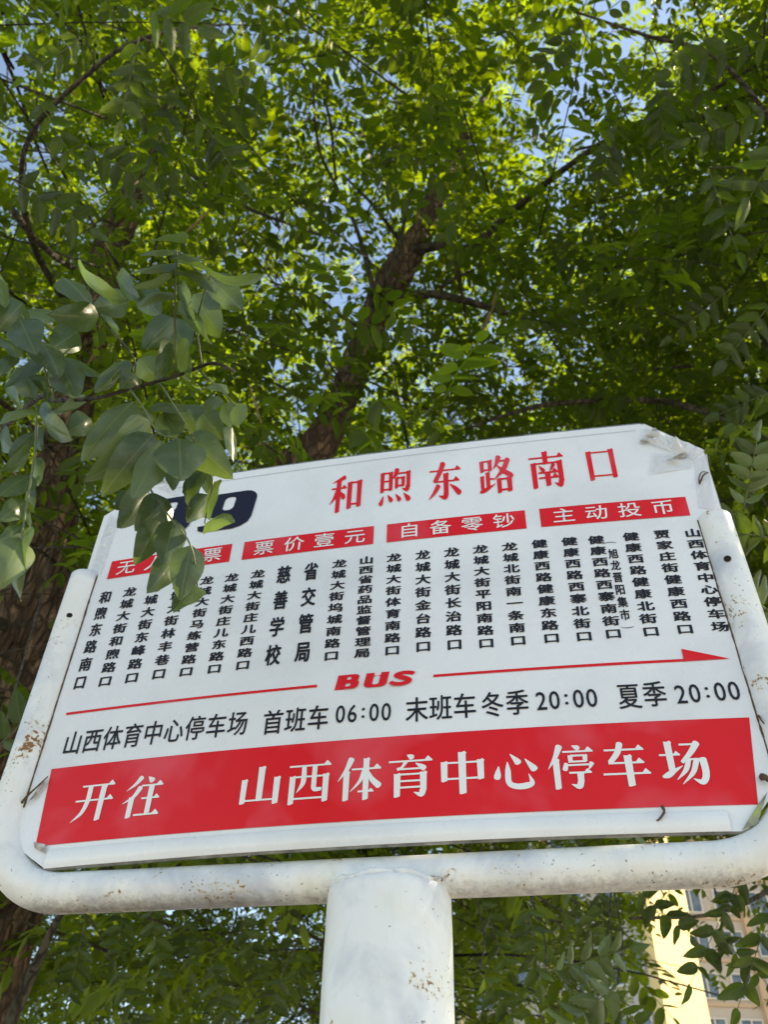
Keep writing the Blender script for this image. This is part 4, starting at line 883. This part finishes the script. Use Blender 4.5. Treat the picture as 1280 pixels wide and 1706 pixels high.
SP_A = [((232, 60), (200, 200), 1.7, 4, 42, .2), ((140, 60), (40, 130), 1.6, 3, 42, .25), ((215, 90), (235, 190), 1.9, 4, 36, .15), ((60, 160), (130, 280), 1.8, 4, 36, .1), ((250, 20), (330, 45), 1.5, 3, 55, .3), ((140, 240), (235, 300), 1.9, 4, 40, .0), ((300, 150), (250, 260), 2.0, 4, 34, .1), ((20, 300), (150, 380), 1.6, 4, 45, -.1), ((330, 190), (400, 300), 1.9, 4, 40, -.1), ((420, 120), (390, 230), 2.2, 4, 34, -.1), ((200, 330), (330, 300), 2.1, 5, 30, .2),
 ((0, 1240), (60, 1180), 1.0, 2, 60, -.1)]
SP_B = [((1240, 850), (1262, 735), 1.05, 5, 46, .35), ((1310, 900), (1180, 880), 1.3, 5, 48, .1), ((1300, 1030), (1200, 960), 1.15, 5, 50, .25), ((1290, 60), (1120, 120), 2.0, 5, 44, .15), ((1290, 180), (1150, 230), 1.9, 5, 42, .0), ((1300, 240), (1250, 330), 1.6, 3, 60, .1), ((1130, 40), (1180, 180), 2.1, 5, 38, .1), ((1090, 120), (1110, 240), 2.2, 5, 38, -.05), ((1180, 280), (1230, 420), 1.9, 5, 36, -.05), ((1030, 200), (1000, 310), 2.2, 4, 36, -.1), ((960, 40), (900, 120), 2.3, 4, 34, .1), ((1220, 480), (1120, 560), 2.3, 5, 32, .0), ((1290, 500), (1210, 600), 1.9, 5, 38, .05), ((1290, 650), (1200, 690), 1.9, 5, 36, .1),
 ((910, 1620), (1050, 1580), 1.15, 5, 52, .45), ((880, 1500), (900, 1640), 1.5, 5, 44, .05), ((1030, 1640), (930, 1720), 1.1, 4, 62, .3), ((1230, 1470), (1150, 1640), 1.5, 5, 44, -.15), ((1290, 1500), (1230, 1680), 1.3, 4, 58, -.2), ((1000, 1480), (1010, 1580), 1.9, 4, 36, -.1), ((1060, 1480), (1150, 1560), 1.6, 4, 44, -.1), ((1200, 1560), (1280, 1640), 1.5, 4, 44, -.15), ((1060, 1380), (1040, 1430), 1.2, 2, 40, .3), ((1250, 1440), (1210, 1530), 1.5, 4, 36, .1),
 ((800, 1490), (850, 1620), 1.9, 5, 36, -.15), ((980, 1640), (1080, 1720), 1.4, 4, 46, .1), ((800, 1620), (870, 1710), 1.7, 4, 40, -.05), ((940, 1520), (1000, 1560), 1.8, 3, 34, .1)]
SP_C = [((210, 1500), (190, 1600), 2.0, 5, 34, .2), ((300, 1500), (320, 1620), 2.1, 5, 34, .0), ((250, 1500), (270, 1640), 1.9, 5, 36, .25), ((400, 1520), (440, 1640), 2.0, 5, 36, -.15), ((480, 1500), (500, 1640), 2.1, 5, 34, -.15), ((140, 1540), (110, 1680), 1.9, 5, 36, -.1), ((350, 1600), (380, 1710), 1.9, 4, 38, -.15), ((190, 1610), (240, 1720), 1.9, 4, 38, .0), ((470, 1620), (440, 1720), 1.8, 4, 38, -.1)]
def sprays(root, lst, name, hub, seed0):
    par, _ = wood(name, root, hub, 8, m_twig, 6, .05)
    for i, (b, t, d, pr, lp_, tn) in enumerate(lst):
        if name == 'hanging_branch': lp_ *= .84; tn -= .15
        mid_spray(root, par, b, t, d, pr, lp_, tn-.1, seed=seed0+i)
        nearest = min(hub, key=lambda h: 1e9 if h[0] == 'w' else math.hypot(h[0]-b[0], h[1]-b[1]))
        twig([(nearest[0], nearest[1], nearest[2]), ((nearest[0]+b[0])/2+12, (nearest[1]+b[1])/2+10, (nearest[2]+d)/2), (*b, d)], .0022, m_twig, par, None)
sprays(A, SP_A, 'overhead_branch', [(150, 560, 3.4, 14), (60, 420, 2.6, 11), (40, 250, 2.2, 9), (150, 120, 2.0, 8), (250, 60, 1.8, 6), (380, 40, 1.9, 4)], 100)
sprays(B, SP_B[:14], 'overhead_branch', [('w', 3.8, 2.2, 4.0, .05), (1450, 350, 2.6, 12), (1330, 250, 2.2, 9), (1200, 100, 2.2, 8), (1080, 60, 2.3, 6), (960, 20, 2.4, 4)], 200)
sprays(B, SP_B[14:], 'hanging_branch', [('w', 4.1, 2.2, 2.6, .04), (1500, 1500, 2.2, 12), (1330, 1465, 1.9, 9), (1180, 1450, 1.8, 7), (1020, 1462, 1.8, 6), (880, 1480, 1.8, 4), (790, 1480, 1.9, 3)], 300)
sprays(A, SP_C, 'hanging_branch', [('w', x0+.1, y0, 1.9, .03), (120, 1490, 2.4, 9), (260, 1480, 2.1, 7), (400, 1480, 2.1, 6), (500, 1485, 2.1, 4)], 400)
